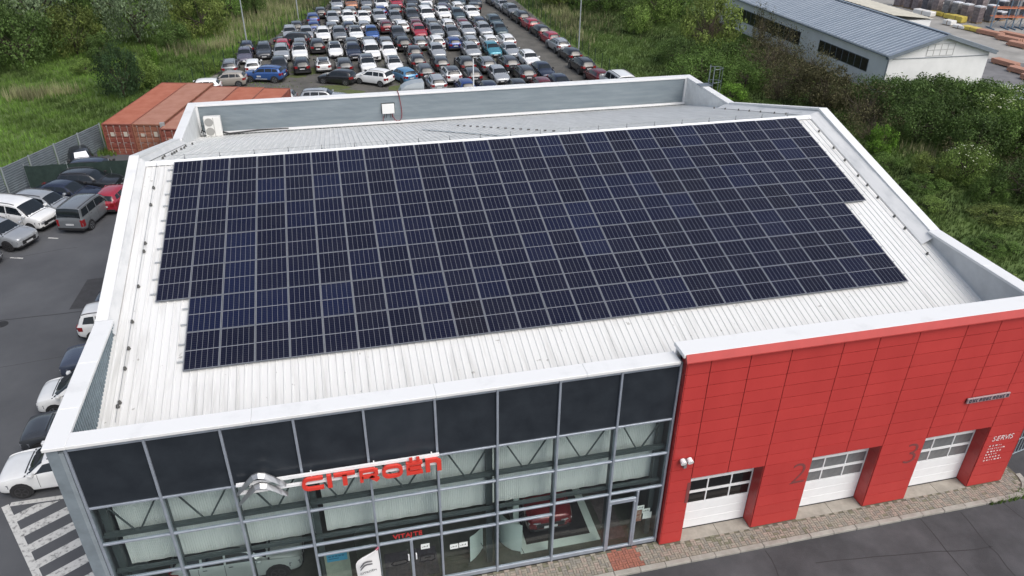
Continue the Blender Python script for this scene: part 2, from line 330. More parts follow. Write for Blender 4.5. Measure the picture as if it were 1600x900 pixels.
for k in range(21):
    x = 7.4+k*1.47; mb = MB(); mb.tube([(x,15.98,RIDZ+.03),(x,15.98,RIDZ+.24)], .014, 5); mb.box(x-.03,15.94,RIDZ+.03,x+.03,16.02,RIDZ+.07); part(mb, 'conductor_holder', wire)
mb = MB(); mb.tube([(6.6,15.98,RIDZ+.2),(37.6,15.98,RIDZ+.2)], .006, 4); part(mb, 'conductor_wire', wire)
holder_g = M('holder_grey', (.085,.085,.08), .8)
def holderat(x, y, s=.068):
    z = rz_(y)+.035; mb = MB(); mb.tube([(x,y,z),(x,y,z+.05),(x,y,z+.1)], s, 8, r1=s*.6); part(mb, 'conductor_holder', holder_g)
for y in (14.0,12.9,10.6,10.15,8.3,6.6,5.4,4.55,3.2,3.05): holderat(6.32+rng.uniform(-.04,.04), y)
for y in (14.4,13.0,12.0,10.8,10.1,9.2,7.9,7.1,5.5): holderat(37.75+rng.uniform(-.04,.04), y, .06)
for y in (17.2,18.1,19,19.6,20.4,21.6,22.3,23.4,24.6): holderat(6.25+rng.uniform(-.1,.1), y, .06)
for y in (17.5,18.6,20,21.2,22.4,24,25.4): holderat(37.7, y, .055)
mb = MB(); mb.tube([(6.32,2.4,rz_(2.4)+.13),(6.32,15.6,rz_(15.6)+.13)], .008, 4); mb.tube([(37.75,5,rz_(5)+.12),(37.75,15.6,rz_(15.6)+.12)], .008, 4); part(mb, 'conductor_wire', wire)
mb = MB()                                                  # dashed row of fixings on the back slope
for k in range(14): y = 17.2+k*.62; x = 24.6-k*.27; mb.box(x-.07, y-.04, rz_(y)+.03, x+.07, y+.04, rz_(y)+.08)
part(mb, 'snow_guard', holder_g)
mb = MB(); mb.add([(21.9,16.2,rz_(16.2)+.05),(22.12,16.2,rz_(16.2)+.05),(18.9,24,rz_(24)+.05),(18.7,24,rz_(24)+.05)], [(0,1,2,3)]); part(mb, 'flashing_strip', grey_clad)
# glazed front -------------------------------------------------------------
mb = MB(); mb.box(FX[0]-.05, -.05, 8.285, FX[9]+.04, .3, ZC-.115); part(mb, 'head_trim', wall_grey)
mb = MB(); mb.box(FX[0]+.03, .06, ZT[1]+.04, FX[9]-.03, .3, 8.28); part(mb, 'spandrel_backing', steel_dark)
def bar(x0, z0, x1, z1, name, y0=-.045, y1=.055, mat=alu):
    mb = MB(); mb.bbox(x0, y0, z0, x1, y1, z1, .008); return part(mb, name, mat)
hw = .037
for i, x in enumerate(FX): bar(x-hw, 0, x+hw, 8.28, 'mullion', -.075 if 0 < i < 9 else -.06, .12)
for i in range(9):
    a, b = FX[i]+hw+.001, FX[i+1]-hw-.001
    for z in (ZT[0]+.03, ZT[1], ZT[2], ZT[3]): bar(a, z-.035, b, z+.035, 'transom')
    if i in (4,8): pass
    else: bar(a, .02, b, .2, 'transom')
    mb = MB(); mb.box(a, .0, ZT[1]+.037, b, .03, ZT[0]-.007); part(mb, 'spandrel_panel', patch_panel if i == 4 else dark_panel)
    rows = [(ZT[2]+.037, ZT[1]-.037), (ZT[3]+.037, ZT[2]-.037)]
    if 3 <= i <= 6: bar(a, ZL-.035, b, ZL+.035, 'transom'); rows.append((ZL+.037, ZT[3]-.037)); lo = ZL-.037
    else: lo = ZT[3]-.037
    if i == 4:
        xm = 14.95; bar(xm-.05, .03, xm+.05, lo, 'door_stile', -.05, .06)
        cells = [(a, xm-.052), (xm+.052, b)]
        for c in cells:
            d = bar(c[0]+.002, .03, c[1]-.002, .14, 'door_bottom_rail', -.04, .05)
            mb = MB(); mb.box(c[0]+.003, 0, .142, c[1]-.003, .008, lo-.002); part(mb, 'glass_door', clear_glass)
        for hx in (xm-.13, xm+.13):
            mb = MB(); mb.tube([(hx,-.06,1.72),(hx,-.12,1.72),(hx,-.12,1.5)], .025, 6); part(mb, 'door_handle', white_paint)
    elif i == 8:
        xd = 23.1; bar(xd-.05, .02, xd+.03, ZT[3]-.036, 'door_post', -.06, .06); bar(a, 2.36, xd-.052, 2.52, 'transom')
        bar(a+.003, .03, a+.075, 2.358, 'door_stile', -.05, .05); bar(xd-.13, .03, xd-.053, 2.358, 'door_stile', -.05, .05); bar(a+.08, .03, xd-.135, .12, 'door_bottom_rail', -.05, .05)
        mb = MB(); mb.box(a+.08, 0, .125, xd-.135, .008, 2.355); part(mb, 'glass_door', clear_glass)
        mb = MB(); mb.box(a, 0, 2.525, xd-.055, .008, ZT[3]-.04); part(mb, 'glass_pane', clear_glass)
        bar(xd+.032, .02, b, .2, 'transom'); mb = MB(); mb.box(xd+.032, 0, .202, b, .008, lo); part(mb, 'glass_pane', clear_glass)
    else: rows.append((.202, lo))
    for z0, z1 in rows:
        mb = MB(); mb.box(a, 0, z0, b, .008, z1); part(mb, 'glass_pane', clear_glass)
    if i: mb = MB(); mb.box(FX[i]-.035, .125, .2, FX[i]+.035, .34, ZT[1]+.03); part(mb, 'mullion_inner', steel_dark)
    # truss behind the glass: bottom chord, two diagonals
    mb = MB(); mb.box(a+.003, .2, ZT[2]+.02, b-.003, .34, ZT[2]+.16); part(mb, 'truss_chord', steel_dark)
    xm = (a+b)/2
    for p, q in (((a+.22,ZT[1]-.05),(xm-.08,ZT[2]+.16)),((b-.12,ZT[1]-.05),(xm+.1,ZT[2]+.16))):
        mb = MB(); mb.tube([(p[0],.27,p[1]),(q[0],.27,q[1])], .03, 6); part(mb, 'truss_diagonal', steel_dark)
    mb = MB(); mb.box(a+.003, .2, ZT[3]+.02, b-.003, .3, ZT[3]+.14); part(mb, 'rail_behind_glass', steel_dark)
    vs = []; n = 56; x0b = a+(.32 if i == 0 else -.06)+(.42 if i == 3 else 0); x1b = b+.055-(.26 if i in (5,8) else 0)
    for k in range(n+1):
        x = x0b+(x1b-x0b)*k/n; y = .66+(.011 if k % 2 else 0)+.012*sin(k*.37+i); vs += [(x,y,2.74),(x,y,ZT[1]+.1)]
    mb = MB(); mb.add(vs, [(2*k, 2*k+2, 2*k+3, 2*k+1) for k in range(n)]); part(mb, 'vertical_blind', blind_mat)
for x in (FX[0]+.18, 11.98, 17.75, 23.85): 
    mb = MB(); mb.box(x-.1, .38, 0, x+.1, .6, 5.95); part(mb, 'steel_column', steel_dark)
mb = MB(); mb.box(XL+.37, .06, G, 24.1, 14, 0.0); part(mb, 'showroom_floor', floor_mat)
mb = MB(); mb.box(24.31, .375, G, XR-.38, 1.19, 0.0); part(mb, 'workshop_floor', floor_mat)
mb = MB(); mb.box(XL+.37, 14, G, 24.1, 14.2, 6.19); mb.box(24.12, .32, G, 24.3, 14, 6.19); part(mb, 'inner_wall', inner_wall)
mb = MB(); mb.box(24.31, 1.2, G, XR-.38, 1.4, 6.19); part(mb, 'inner_wall', inner_wall)
mb = MB(); mb.box(FX[0]-.05, .07, ZT[1]+.045, FX[9]+.04, .39, ZT[1]+.1); part(mb, 'soffit', steel_dark)
# red service wing -----------------------------------------------------------
RY = -.237
RX = [24.15,24.98,26.4,27.89,29.85,31.23,32.8,34.72,36.11,37.68,39.33]
RZ = [.0]+[.05+.525*k for k in range(1,16)]+[8.51]
openings = [(24.98,27.89),(29.85,32.8),(34.72,37.68)]; OZ = 3.2
mb = MB(); mb.box(24.152, RY+.03, OZ+.01, 39.328, .3, 8.50)
xs = [24.152,24.98,27.89,29.85,32.8,34.72,37.68,39.328]
for i in range(0, 8, 2): mb.box(xs[i], RY+.03, -.02, xs[i+1], .3, OZ+.008)
part(mb, 'wing_wall', dark_gap)
g = .013
for i in range(len(RX)-1):
    for j in range(len(RZ)-1):
        x0, x1, z0, z1 = RX[i]+g, RX[i+1]-g, RZ[j]+g, RZ[j+1]-g
        inop = any(a-.01 <= RX[i] and RX[i+1] <= b+.01 for a, b in openings)
        if inop:
            if RZ[j+1] <= OZ+.05: continue
        mb = MB(); mb.box(x0, RY, z0, x1, RY+.028, z1); part(mb, 'cladding_panel', red)
for j in range(len(RZ)-1):
    mb = MB(); mb.box(24.12, RY+.002, RZ[j]+g, 24.149, .12, RZ[j+1]-g); part(mb, 'return_panel', red)
    mb = MB(); mb.box(39.331, RY+.002, RZ[j]+g, 39.36, 1.5, RZ[j+1]-g); part(mb, 'return_panel', red)
mb = MB(); mb.prism([(-.268,8.80),(-.40,8.555),(-.40,8.515),(RY-.004,8.515),(RY-.004,8.64),(-.263,8.65)], 'x', 24.03, 39.5)
part(mb, 'top_flashing', red_trim)
for di, (a, b) in enumerate(openings):
    for sx in (a, b):
        for j in range(6):
            z0, z1 = RZ[j]+.004, min(RZ[j+1], OZ)-.004; s = 1 if sx == a else -1
            mb = MB(); mb.box(min(sx, sx+s*.02), RY+.03, z0, max(sx, sx+s*.02), .3, z1); part(mb, 'reveal_panel', red)
    mb = MB(); mb.box(a+.025, RY+.03, OZ-.02, b-.025, .3, OZ); part(mb, 'reveal_head', red)
    D = obj('garage_door', None, B, (Vector(((a+b)/2,.33,0))-B.location))
    a2, b2 = a+.03, b-.03
    mb = MB(); zz = [.03,.46,.89,1.3]
    for k in range(3): mb.bbox(a2, .3, zz[k], b2, .36, zz[k+1]-.008, .006)
    mb2 = mb; build(mb2, 'door_section', white_paint, D)
    xw = [a2, a2+.06, a2+.98, a2+1.04, a2+1.93, a2+1.99, b2-.06, b2] 
    pw = [(a2+.05,a2+1.0),(a2+1.06,a2+1.96),(a2+2.02,b2-.05)]
    rows = [(1.36,1.86),(1.98,2.48),(2.60,3.1)]
    fr = MB(); fr.box(a2, .3, 1.3, b2, .36, 1.355)
    for r_ in rows: fr.box(a2, .3, r_[1]+.005, b2, .36, r_[1]+.115)
    for x0, x1 in ((a2,a2+.045),(pw[0][1]+.005,pw[1][0]-.005),(pw[1][1]+.005,pw[2][0]-.005),(b2-.045,b2)): fr.box(x0, .303, 1.35, x1, .357, 3.15)
    build(fr, 'door_frame', white_paint, D)
    for r_ in rows:
        for p in pw:
            mb = MB(); mb.box(p[0], .325, r_[0], p[1], .345, r_[1]); build(mb, 'door_window', door_glass if di == 0 else frosted, D)
    mb = MB(); mb.box(a2, .30, -.03, b2, .37, .022); build(mb, 'rubber_seal', holder, D)
    xm = (a+b)/2+.15
    for x0, x1 in ((a+.01,xm-.01),(xm+.01,b-.01)):
        mb = MB(); mb.box(x0, RY-.02, -.09, x1, .33, -.025); part(mb, 'threshold_slab', M('threshold_slab', (.27,.25,.215), .9, col2=(.36,.335,.29), scale=2.5, worldco=True, detail=8))
num_mat = M('number_paint', (.19,.052,.052), .6)
for s, x, sh in (('1',24.56,0),('2',29.05,0),('3',33.9,0)):
    me = text_mesh(s, 1.5, .004, num_mat, -.022 if s != '1' else -.008); obj('door_number', me, B, Vector((x,RY-.006,2.02))-B.location, (R(90),0,0))
# floodlight on the first pillar
FLm = M('floodlight_body', (.5,.5,.52), .4, metal=.3)
F = thing('floodlight', (24.6,RY-.02,4.2), 'small twin headed white floodlight on the first red pillar', 'floodlight')
mb = MB(); mb.box(24.55,RY-.12,3.9,24.65,RY-.005,4.25); build(mb, 'bracket', M('floodlight_bracket', (.2,.2,.21), .5), F)
for x in (24.47,24.73):
    mb = MB(); mb.tube([(x,RY-.05,4.28),(x,RY-.22,4.22)], .085, 10, r1=.11); build(mb, 'lamp_head', white_paint, F)
# ------------------------------------------------------------------ solar array
cellm = bpy.data.materials.new('solar_cells'); cellm.use_nodes = True; n = cellm.node_tree.nodes; l = cellm.node_tree.links
b_ = n['Principled BSDF']; b_.inputs['Roughness'].default_value = .14; b_.inputs['Specular IOR Level'].default_value = .14
oi = n.new('ShaderNodeObjectInfo'); rp = n.new('ShaderNodeValToRGB'); rp.color_ramp.interpolation = 'LINEAR'
els = [(0,(.0058,.0068,.018)),(.3,(.0062,.0074,.021)),(.7,(.0066,.0084,.025)),(.86,(.007,.0096,.030)),(.95,(.0078,.0115,.036)),(.98,(.0072,.0075,.016)),(1,(.0078,.0072,.013))]
while len(rp.color_ramp.elements) < len(els): rp.color_ramp.elements.new(.5)
for e, (p, c) in zip(rp.color_ramp.elements, els): e.position = p; e.color = (*c, 1)
l.new(oi.outputs['Random'], rp.inputs[0])
tc = n.new('ShaderNodeTexCoord'); sp = n.new('ShaderNodeSeparateXYZ'); l.new(tc.outputs['Object'], sp.inputs[0])
ma = n.new('ShaderNodeMath'); ma.operation = 'MULTIPLY'; ma.inputs[1].default_value = 1/.0915; l.new(sp.outputs[1], ma.inputs[0])
mf = n.new('ShaderNodeMath'); mf.operation = 'FRACT'; l.new(ma.outputs[0], mf.inputs[0])
ml = n.new('ShaderNodeMath'); ml.operation = 'LESS_THAN'; ml.inputs[1].default_value = .05; l.new(mf.outputs[0], ml.inputs[0])
mx = n.new('ShaderNodeMix'); mx.data_type = 'RGBA'; l.new(ml.outputs[0], mx.inputs[0]); l.new(rp.outputs[0], mx.inputs[6]); mx.inputs[7].default_value = (.06,.065,.08,1)
gp_ = n.new('ShaderNodeNewGeometry'); dn = n.new('ShaderNodeTexNoise'); dn.inputs['Scale'].default_value = .9; dn.inputs['Detail'].default_value = 7; l.new(gp_.outputs['Position'], dn.inputs['Vector'])
dm = n.new('ShaderNodeMapRange'); dm.inputs[1].default_value = .42; dm.inputs[2].default_value = .8; dm.inputs[4].default_value = .07; l.new(dn.outputs[0], dm.inputs[0])
dx = n.new('ShaderNodeMix'); dx.data_type = 'RGBA'; l.new(dm.outputs[0], dx.inputs[0]); l.new(mx.outputs[2], dx.inputs[6]); dx.inputs[7].default_value = (.085,.085,.09,1)
l.new(dx.outputs[2], b_.inputs['Base Color'])
backsheet = M('panel_backsheet', (.20,.21,.235), .3); pframe = M('panel_frame', (.16,.175,.20), .45, metal=.2); rail_m = M('mounting_rail', (.5,.52,.53), .4, metal=.6)
PW, PH, PX, PY = 1.142, 1.685, 1.154, 1.696
mb = MB(); mb.add([(.012,.012,.032),(PW-.012,.012,.032),(PW-.012,PH-.012,.032),(.012,PH-.012,.032)], [(0,1,2,3)]); ME_panel = mb.mesh('solar_panel', backsheet)
mb = MB(); cw = (PW-.05)/6
for i in range(6):
    x0 = .025+i*cw+.005; x1 = .025+(i+1)*cw-.005
    for y0, y1 in ((.026, PH/2-.016), (PH/2+.016, PH-.026)): mb.add([(x0,y0,.0335),(x1,y0,.0335),(x1,y1,.0335),(x0,y1,.0335)], [(0,1,2,3)])
ME_cells = mb.mesh('cells', cellm)
mb = MB(); t = .009
mb.box(0,0,0,PW,t,.036); mb.box(0,PH-t,0,PW,PH,.036); mb.box(0,t,0,t,PH-t,.036); mb.box(PW-t,t,0,PW,PH-t,.036); ME_pf = mb.mesh('frame', pframe)
SA = thing('solar_array', (7.024,15.558,10.592), 'dark blue solar panel array on aluminium rails covering the white front roof slope', 'solar panels')
SA.rotation_euler = (.259,0,0)
for r_ in range(7):
    for c in range(26):
        if r_ >= 5 and c == 0 or r_ >= 4 and c == 25: continue
        o = obj('solar_panel', ME_panel, SA, (c*PX+rng.uniform(-.002,.002), -(r_+1)*PY+.01, rng.uniform(-.002,.002)), (rng.uniform(-.004,.004), rng.uniform(-.004,.004), 0))
        obj('cells', ME_cells, o); obj('frame', ME_pf, o)
    for f in (.27,.73):
        y = -(r_+1)*PY+PH*f; c0 = 1 if r_ >= 5 else 0; c1 = 26 if r_ < 4 else 25
        mb = MB(); mb.box(c0*PX-.22, y-.02, -.06, c1*PX+.12, y+.02, -.006); obj('mounting_rail', mb.mesh('mounting_rail', rail_m), SA)
# ------------------------------------------------------------------ signs on the showroom
letter_red = M('letter_red', (.62,.05,.035), .4); chrome = M('chevron_silver', (.40,.41,.42), .4, metal=.8); rail_white = M('sign_rail_white', (.8,.81,.82), .4)
S = thing('dealership_sign', (13,-.1,5.4), 'red letters CITROËN and silver double chevron on white rails across the glass front', 'sign', )
for z, x0, x1 in ((6.16,9.93,16.03),(5.83,9.93,16.03)):
    mb = MB(); mb.box(x0,-.22,z-.045,x1,-.14,z+.045); build(mb, 'sign_rail', rail_white, S)
for x in (10.3,12.1,14.0,15.8):
    mb = MB(); mb.box(x-.02,-.14,5.79,x+.02,-.055,6.2); build(mb, 'sign_bracket', rail_white, S)
LZ0, LZ1 = 5.60, 6.10; sw = .105
def arc(cx, cz, rx, rz, a0, a1, n=10): return [(cx+rx*cos(R(a0+(a1-a0)*k/n)), cz+rz*sin(R(a0+(a1-a0)*k/n))) for k in range(n+1)]
def letter(strokes, name='letter'):
    mb = MB()
    for pts, cl, w in strokes: mb.strip(pts, w, -.32, -.225, cl)
    build(mb, name, letter_red, S)
h0, h1 = LZ0+sw/2, LZ1-sw/2; hm = (h0+h1)/2
def squarc(x0, x1, gap):
    r = .16; p = [(x1-sw/2, hm+.1)] if gap else []
    top = arc(x1-r-sw/2, h1-r, r, r, 0 if gap else 0, 90, 5); tl = arc(x0+r+sw/2, h1-r, r, r, 90, 180, 5); bl = arc(x0+r+sw/2, h0+r, r, r, 180, 270, 5); br = arc(x1-r-sw/2, h0+r, r, r, 270, 360, 5)
    return top+tl+bl+br
letter([([(12.44,h1)]+arc(11.80+.16+sw/2,h1-.16,.16,.16,90,180,6)+arc(11.80+.16+sw/2,h0+.16,.16,.16,180,270,6)+[(12.44,h0)], False, sw)])
letter([([(12.62,LZ0),(12.62,LZ1)], False, .14)])
letter([([(12.76,h1),(13.40,h1)], False, sw), ([(13.08,h1),(13.08,LZ0)], False, .14)])
letter([([(13.58,LZ0),(13.58,h1),(13.95,h1),(14.05,h1-.06),(14.05,hm+.02),(13.95,hm-.06),(13.6,hm-.06)], False, sw), ([(13.85,hm-.05),(14.08,LZ0)], False, .14)])
letter([(squarc(14.22,14.86,False), True, sw)])
letter([([(15.48,h1),(15.02,h1),(15.02,h0),(15.48,h0)], False, sw), ([(15.03,hm),(15.44,hm)], False, .1), ([(15.08,LZ1+.1),(15.18,LZ1+.1)], False, .1), ([(15.30,LZ1+.1),(15.40,LZ1+.1)], False, .1)])
letter([([(15.64,LZ0),(15.64,h1),(15.9,h1),(16.0,h1-.08),(16.0,LZ0)], False, .14)])
def chev(z, w=.2):
    pts = [(9.92,z-.62),(10.12,z-.42),(10.32,z-.2),(10.48,z-.04),(10.62,z),(10.78,z-.04),(11.0,z-.22),(11.18,z-.38),(11.36,z-.5)]
    ws = [.03,.10,.155,.18,.19,.18,.155,.11,.03]; P = [Vector(p) for p in pts]; vs = []; n = len(P)
    for i, p in enumerate(P):
        d = (P[min(i+1, n-1)]-P[max(i-1, 0)]).normalized(); nn = Vector((-d.y, d.x))*ws[i]/2
        vs += [(p.x+nn.x, -.30, p.y+nn.y), (p.x, -.42, p.y), (p.x-nn.x, -.30, p.y-nn.y), (p.x-nn.x, -.25, p.y-nn.y), (p.x+nn.x, -.25, p.y+nn.y)]
    mb = MB(); mb.add(vs, [(5*i+k, 5*i+(k+1) % 5, 5*i+5+(k+1) % 5, 5*i+5+k) for i in range(n-1) for k in range(5)])
    build(mb, 'chevron', chrome, S)
chev(6.52); chev(6.12)
Wt = M('white_lettering', (.75,.74,.74), .5); red_letter2 = M('dull_red_lettering', (.42,.03,.03), .5)
V = thing('welcome_lettering', (14.9,-.02,2.5), 'red lettering reading VITAJTE on the glass above the entrance doors', 'lettering')
xx = 14.36
for ch in 'VITAJTE':
    me = text_mesh(ch, .27, .006, red_letter2, .006); o = obj('letter', me, V, (xx-14.9, 0, .04), (R(90),0,0)); o.scale = (.98,1,1)
    xx += .075 if ch in 'I' else (.10 if ch == 'J' else .168)
SV = thing('service_lettering', (38.4,RY-.012,1.3), 'white lettering SERVIS above a short list on the last red pillar', 'lettering')
xx = -.43
for ch in 'SERVIS':
    me = text_mesh(ch, .36, .003, Wt, -.004, .12); obj('letter', me, SV, (xx, 0, 1.1), (R(90),0,0)); xx += .085 if ch == 'I' else .185
for k, w in enumerate((.62,.82,.66,.5,.66,.84)):
    mb = MB(); x = 0.
    while x < w:
        d = rng.uniform(.03,.12); 
        for q in range(max(1, int(d/.035))): mb.box(x+q*.035, -.003, 0, x+q*.035+.026, .003, .045+rng.choice((0,0,.015)))
        x += d+.05
    obj('list_line', mb.mesh('list_line', Wt), SV, (-.43, 0, .82-k*.155))
PS = thing('parts_sign', (36.83,RY-.06,4.8), 'narrow grey sign of dark capital letters on the upper red wall', 'sign')
mb = MB(); mb.bbox(35.88,RY-.1,4.73,37.78,RY-.03,4.98,.02); build(mb, 'sign_board', M('sign_board_grey', (.30,.22,.23), .5), PS)
mb = MB(); mb.box(35.92,RY-.029,4.77,37.74,RY-.004,4.94); build(mb, 'sign_backing', holder, PS)
dkl = M('dark_lettering', (.03,.03,.05), .5)
for k in range(12):
    x = 35.96+k*.15; kk = k % 4; mb = MB(); y0, y1 = RY-.108, RY-.101
    mb.box(x,y0,4.78,x+.035,y1,4.93)
    if kk != 2: mb.box(x+.07,y0,4.78,x+.105,y1,4.93)
    if kk != 1: mb.box(x+.03,y0,4.9,x+.075,y1,4.93)
    if kk != 3: mb.box(x+.03,y0,4.78,x+.075,y1,4.81)
    if kk in (1,3): mb.box(x+.03,y0,4.84,x+.075,y1,4.87)
    build(mb, 'sign_letter', dkl, PS)
# beach flag
FG = thing('beach_flag', (13.86,-.62,0), 'white feather flag with grey double chevron standing before the entrance', 'flag')
mb = MB(); mb.tube([(13.86,-.62,.0),(13.86,-.62,2.2),(13.84,-.62,2.85),(13.78,-.62,3.0)], .018, 6); mb.box(13.6,-.85,-.0,14.1,-.4,.05); build(mb, 'pole', steel_dark, FG)
out = [(13.84,2.98),(13.8,2.94),(13.7,2.86),(13.5,2.74),(13.28,2.62),(13.14,2.5),(13.07,2.36),(13.06,2.2),(13.08,1.6),(13.1,1.0),(13.13,.5)]
vs = []; nx = 7
for x, z in out:
    for k in range(nx):
        t = k/(nx-1); vs.append((x+(13.85-x)*t, -.62+.05*sin(t*5+z*1.3)*(1-t), z))
mb = MB(); mb.add(vs, [(i*nx+k, i*nx+k+1, (i+1)*nx+k+1, (i+1)*nx+k) for i in range(len(out)-1) for k in range(nx-1)]); 
c = build(mb, 'flag_cloth', M('flag_white', (.8,.8,.8), .7), FG, True)
mb = MB()
for z in (2.46,2.33): mb.strip([(13.2,z-.22),(13.33,z-.04),(13.42,z),(13.6,z)], [.03,.055,.06,.05], -.70, -.692)
build(mb, 'flag_chevron', M('flag_grey', (.13,.13,.14), .6), FG)
me = text_mesh('CITROËN', .13, .002, M('flag_grey', (.13,.13,.14), .6)); obj('flag_letters', me, FG, (-.68,-.075,1.88), (R(90),R(-12),0))
mb = MB(); mb.strip([(13.84,2.96),(13.79,2.90),(13.76,2.86)], .07, -.64, -.60); build(mb, 'flag_tip', M('flag_tip_red', (.45,.02,.08), .6), FG)
# ------------------------------------------------------------------ rooftop equipment
A = thing('air_conditioner', (6.7,30.45,6.65), 'white outdoor air conditioning unit with two fan grilles in the rear parapet corner', 'air conditioner')
mb = MB(); mb.bbox(6.18,30.3,6.72,7.16,30.68,7.93,.02); build(mb, 'casing', M('ac_white', (.68,.68,.66), .5), A)
gm = M('fan_grille', (.30,.30,.29), .7)
for z in (7.04,7.62):
    mb = MB(); mb.tube([(6.47,30.31,z),(6.47,30.275,z)], .25, 20); build(mb, 'fan_grille', gm, A)
mb = MB(); mb.box(6.72,30.292,6.75,6.75,30.299,7.9); build(mb, 'casing_seam', gm, A)
for x in (6.3,7.04):
    mb = MB(); mb.box(x-.04,30.22,6.6,x+.04,30.76,6.715); build(mb, 'foot', gm, A)
hose = M('black_hose', (.02,.02,.022), .6)
H_ = thing('refrigerant_hoses', (8,30.5,6.7), 'black insulated hoses running along the gutter beside the air conditioner', 'hose')
for k in range(3):
    mb = MB(); mb.tube([(7.15,30.45+.06*k,6.9),(7.5,30.4+.08*k,6.78),(8.3,30.5+.05*k,6.80),(9.2,30.62,6.82+.02*k),(10.3+.4*k,30.72,6.8)], .035, 6); build(mb, 'hose', hose, H_)
mb = MB(); mb.tube([(6.18,30.4,6.95),(5.95,30.5,7.1),(5.85,30.7,6.85)], .03, 6); build(mb, 'hose', hose, H_)
mb = MB(); mb.tube([(5.95,30.75,6.7),(5.95,30.75,7.55)], .02, 5); mb.tube([(5.9,30.7,7.3),(6.2,30.7,7.3)], .015, 5); build(mb, 'pipe_stand', steel_dark, H_)
yw = YB-.55
J = thing('junction_box', (17.47,yw,7.2), 'white electrical junction box mounted on the grey rear parapet wall', 'junction box')
mb = MB(); mb.bbox(17.08,yw-.22,7.24,17.87,yw-.02,7.85,.015); build(mb, 'casing', M('jbox_white', (.72,.73,.72), .45), J)
mb = MB(); mb.box(17.03,yw-.015,7.2,17.92,yw-.002,7.9); build(mb, 'back_plate', steel_dark, J)
mb = MB(); 
for x in (17.2,17.35,17.62,17.72): mb.tube([(x,yw-.1,7.24),(x,yw-.1,7.1),(x-.02,yw-.12,6.95)], .018, 5)
build(mb, 'cable_glands', holder, J)
C_ = thing('conduit', (18,yw,6.9), 'thin dark red conduit looping from the junction box up over the parapet', 'conduit')
pts = [(17.72,yw-.1,7.2),(17.76,yw-.12,6.98),(17.86,yw-.16,6.8),(18.02,yw-.2,6.71),(18.18,yw-.2,6.74),(18.3,yw-.17,6.9),(18.35,yw-.1,7.15),(18.33,yw-.08,7.6),(18.27,yw-.08,8.1),(18.22,yw-.1,8.44),(18.2,yw-.12,8.52),(18.2,yw+.2,8.52),(18.2,YB+.06,8.5),(18.2,YB+.1,8.3)]
mb = MB(); mb.tube(pts, .028, 7); build(mb, 'conduit_pipe', M('dark_red_conduit', (.20,.03,.04), .5), C_)
mb = MB(); mb.tube([(17.2,yw-.1,7.1),(17.12,yw-.1,7.0),(17.1,yw-.1,6.72)], .02, 6); build(mb, 'conduit_pipe', M('dark_red_conduit', (.2,.03,.04), .5), C_)
DU = thing('ventilation_duct', (19,32.4,0), 'pale silver curved duct rising just behind the rear parapet', 'duct')
prof = [(18.35,8.2),(18.5,8.5),(18.8,8.72),(19.3,8.86),(19.9,8.9),(20.0,8.9),(20.0,8.3)]
mb = MB(); mb.prism(prof, 'y', 32.0, 32.9); build(mb, 'duct_hood', M('duct_silver', (.40,.44,.46), .35, metal=.4), DU)
mb = MB(); mb.box(18.6,32.05,G,19.8,32.85,8.25); build(mb, 'duct_riser', M('duct_silver', (.4,.44,.46), .35, metal=.4), DU)
lamp_rod = M('pale_rod', (.6,.62,.63), .4)
LR = thing('lightning_rod', (23.3,YB+.08,8), 'thin grey rod standing up from the rear parapet', 'rod')
mb = MB(); mb.tube([(23.3,YB+.1,7.6),(23.3,YB+.1,10.3)], .045, 6, r1=.035); build(mb, 'rod', lamp_rod, LR)
mb = MB(); mb.box(23.24,YB+.0,7.9,23.36,YB+.12,8.0); build(mb, 'clamp', wire, LR)
LD = thing('caged_ladder', (39.4,29.1,G), 'grey steel access ladder with safety cage on the far right wall', 'ladder')
sm = M('ladder_steel', (.20,.23,.26), .45, metal=.5)
for y in (28.75,29.35):
    mb = MB(); mb.tube([(39.15,y,0),(39.15,y,9.75)], .03, 6); build(mb, 'rail', sm, LD)
for k in range(24):
    mb = MB(); mb.tube([(39.15,28.75,.3+.36*k),(39.15,29.35,.3+.36*k)], .018, 5); build(mb, 'rung', sm, LD)
for k in range(9):
    z = 2.4+.9*k; mb = MB(); mb.tube([(39.15,28.72,z)]+[(39.15+.75*sin(R(t)), 29.05-.42*cos(R(t)), z) for t in range(0,181,20)]+[(39.15,29.38,z)], .016, 5); build(mb, 'cage_hoop', sm, LD)
for t in (30,65,115,150):
    mb = MB(); x, y = 39.15+.75*sin(R(t)), 29.05-.42*cos(R(t)); mb.tube([(x,y,2.4),(x,y,9.62)], .014, 5); build(mb, 'cage_bar', sm, LD)
mb = MB(); mb.box(38.3,28.7,ZC+.01,39.14,29.4,ZC+.05); build(mb, 'step_plate', sm, LD)
# ------------------------------------------------------------------ inside the showroom
RG = thing('display_carpet', (20.4,3.5,.0), 'black display carpet with pale border under the red car behind the glass', 'carpet')
mb = MB(); mb.box(18.95,.5,.004,22.05,6.9,.03); build(mb, 'carpet_border', M('carpet_border', (.50,.58,.54), .8), RG)
mb = MB(); mb.box(19.25,.86,.031,21.75,6.6,.04); build(mb, 'carpet_field', M('carpet_black', (.012,.011,.013), .9), RG)
MT = thing('entrance_mat', (15,1,.0), 'dark grey entrance mats inside the double glass doors', 'mat')
for x0, x1 in ((14.0,14.88),(15.02,15.9)):
    mb = MB(); mb.box(x0,.35,.003,x1,1.6,.02); build(mb, 'mat', M('mat_grey', (.055,.05,.06), .95, var=.2, scale=8), MT)
mb = MB(); mb.box(22.3,.4,.003,23.05,3.4,.02); MT2 = build(mb, 'door_mat', M('mat_brown', (.10,.085,.085), .95, var=.2, scale=6)); MT2['label'] = 'brownish long mat inside the single glass door near the red wing'; MT2['category'] = 'mat'
pale = M('pale_screen', (.50,.60,.57), .7)
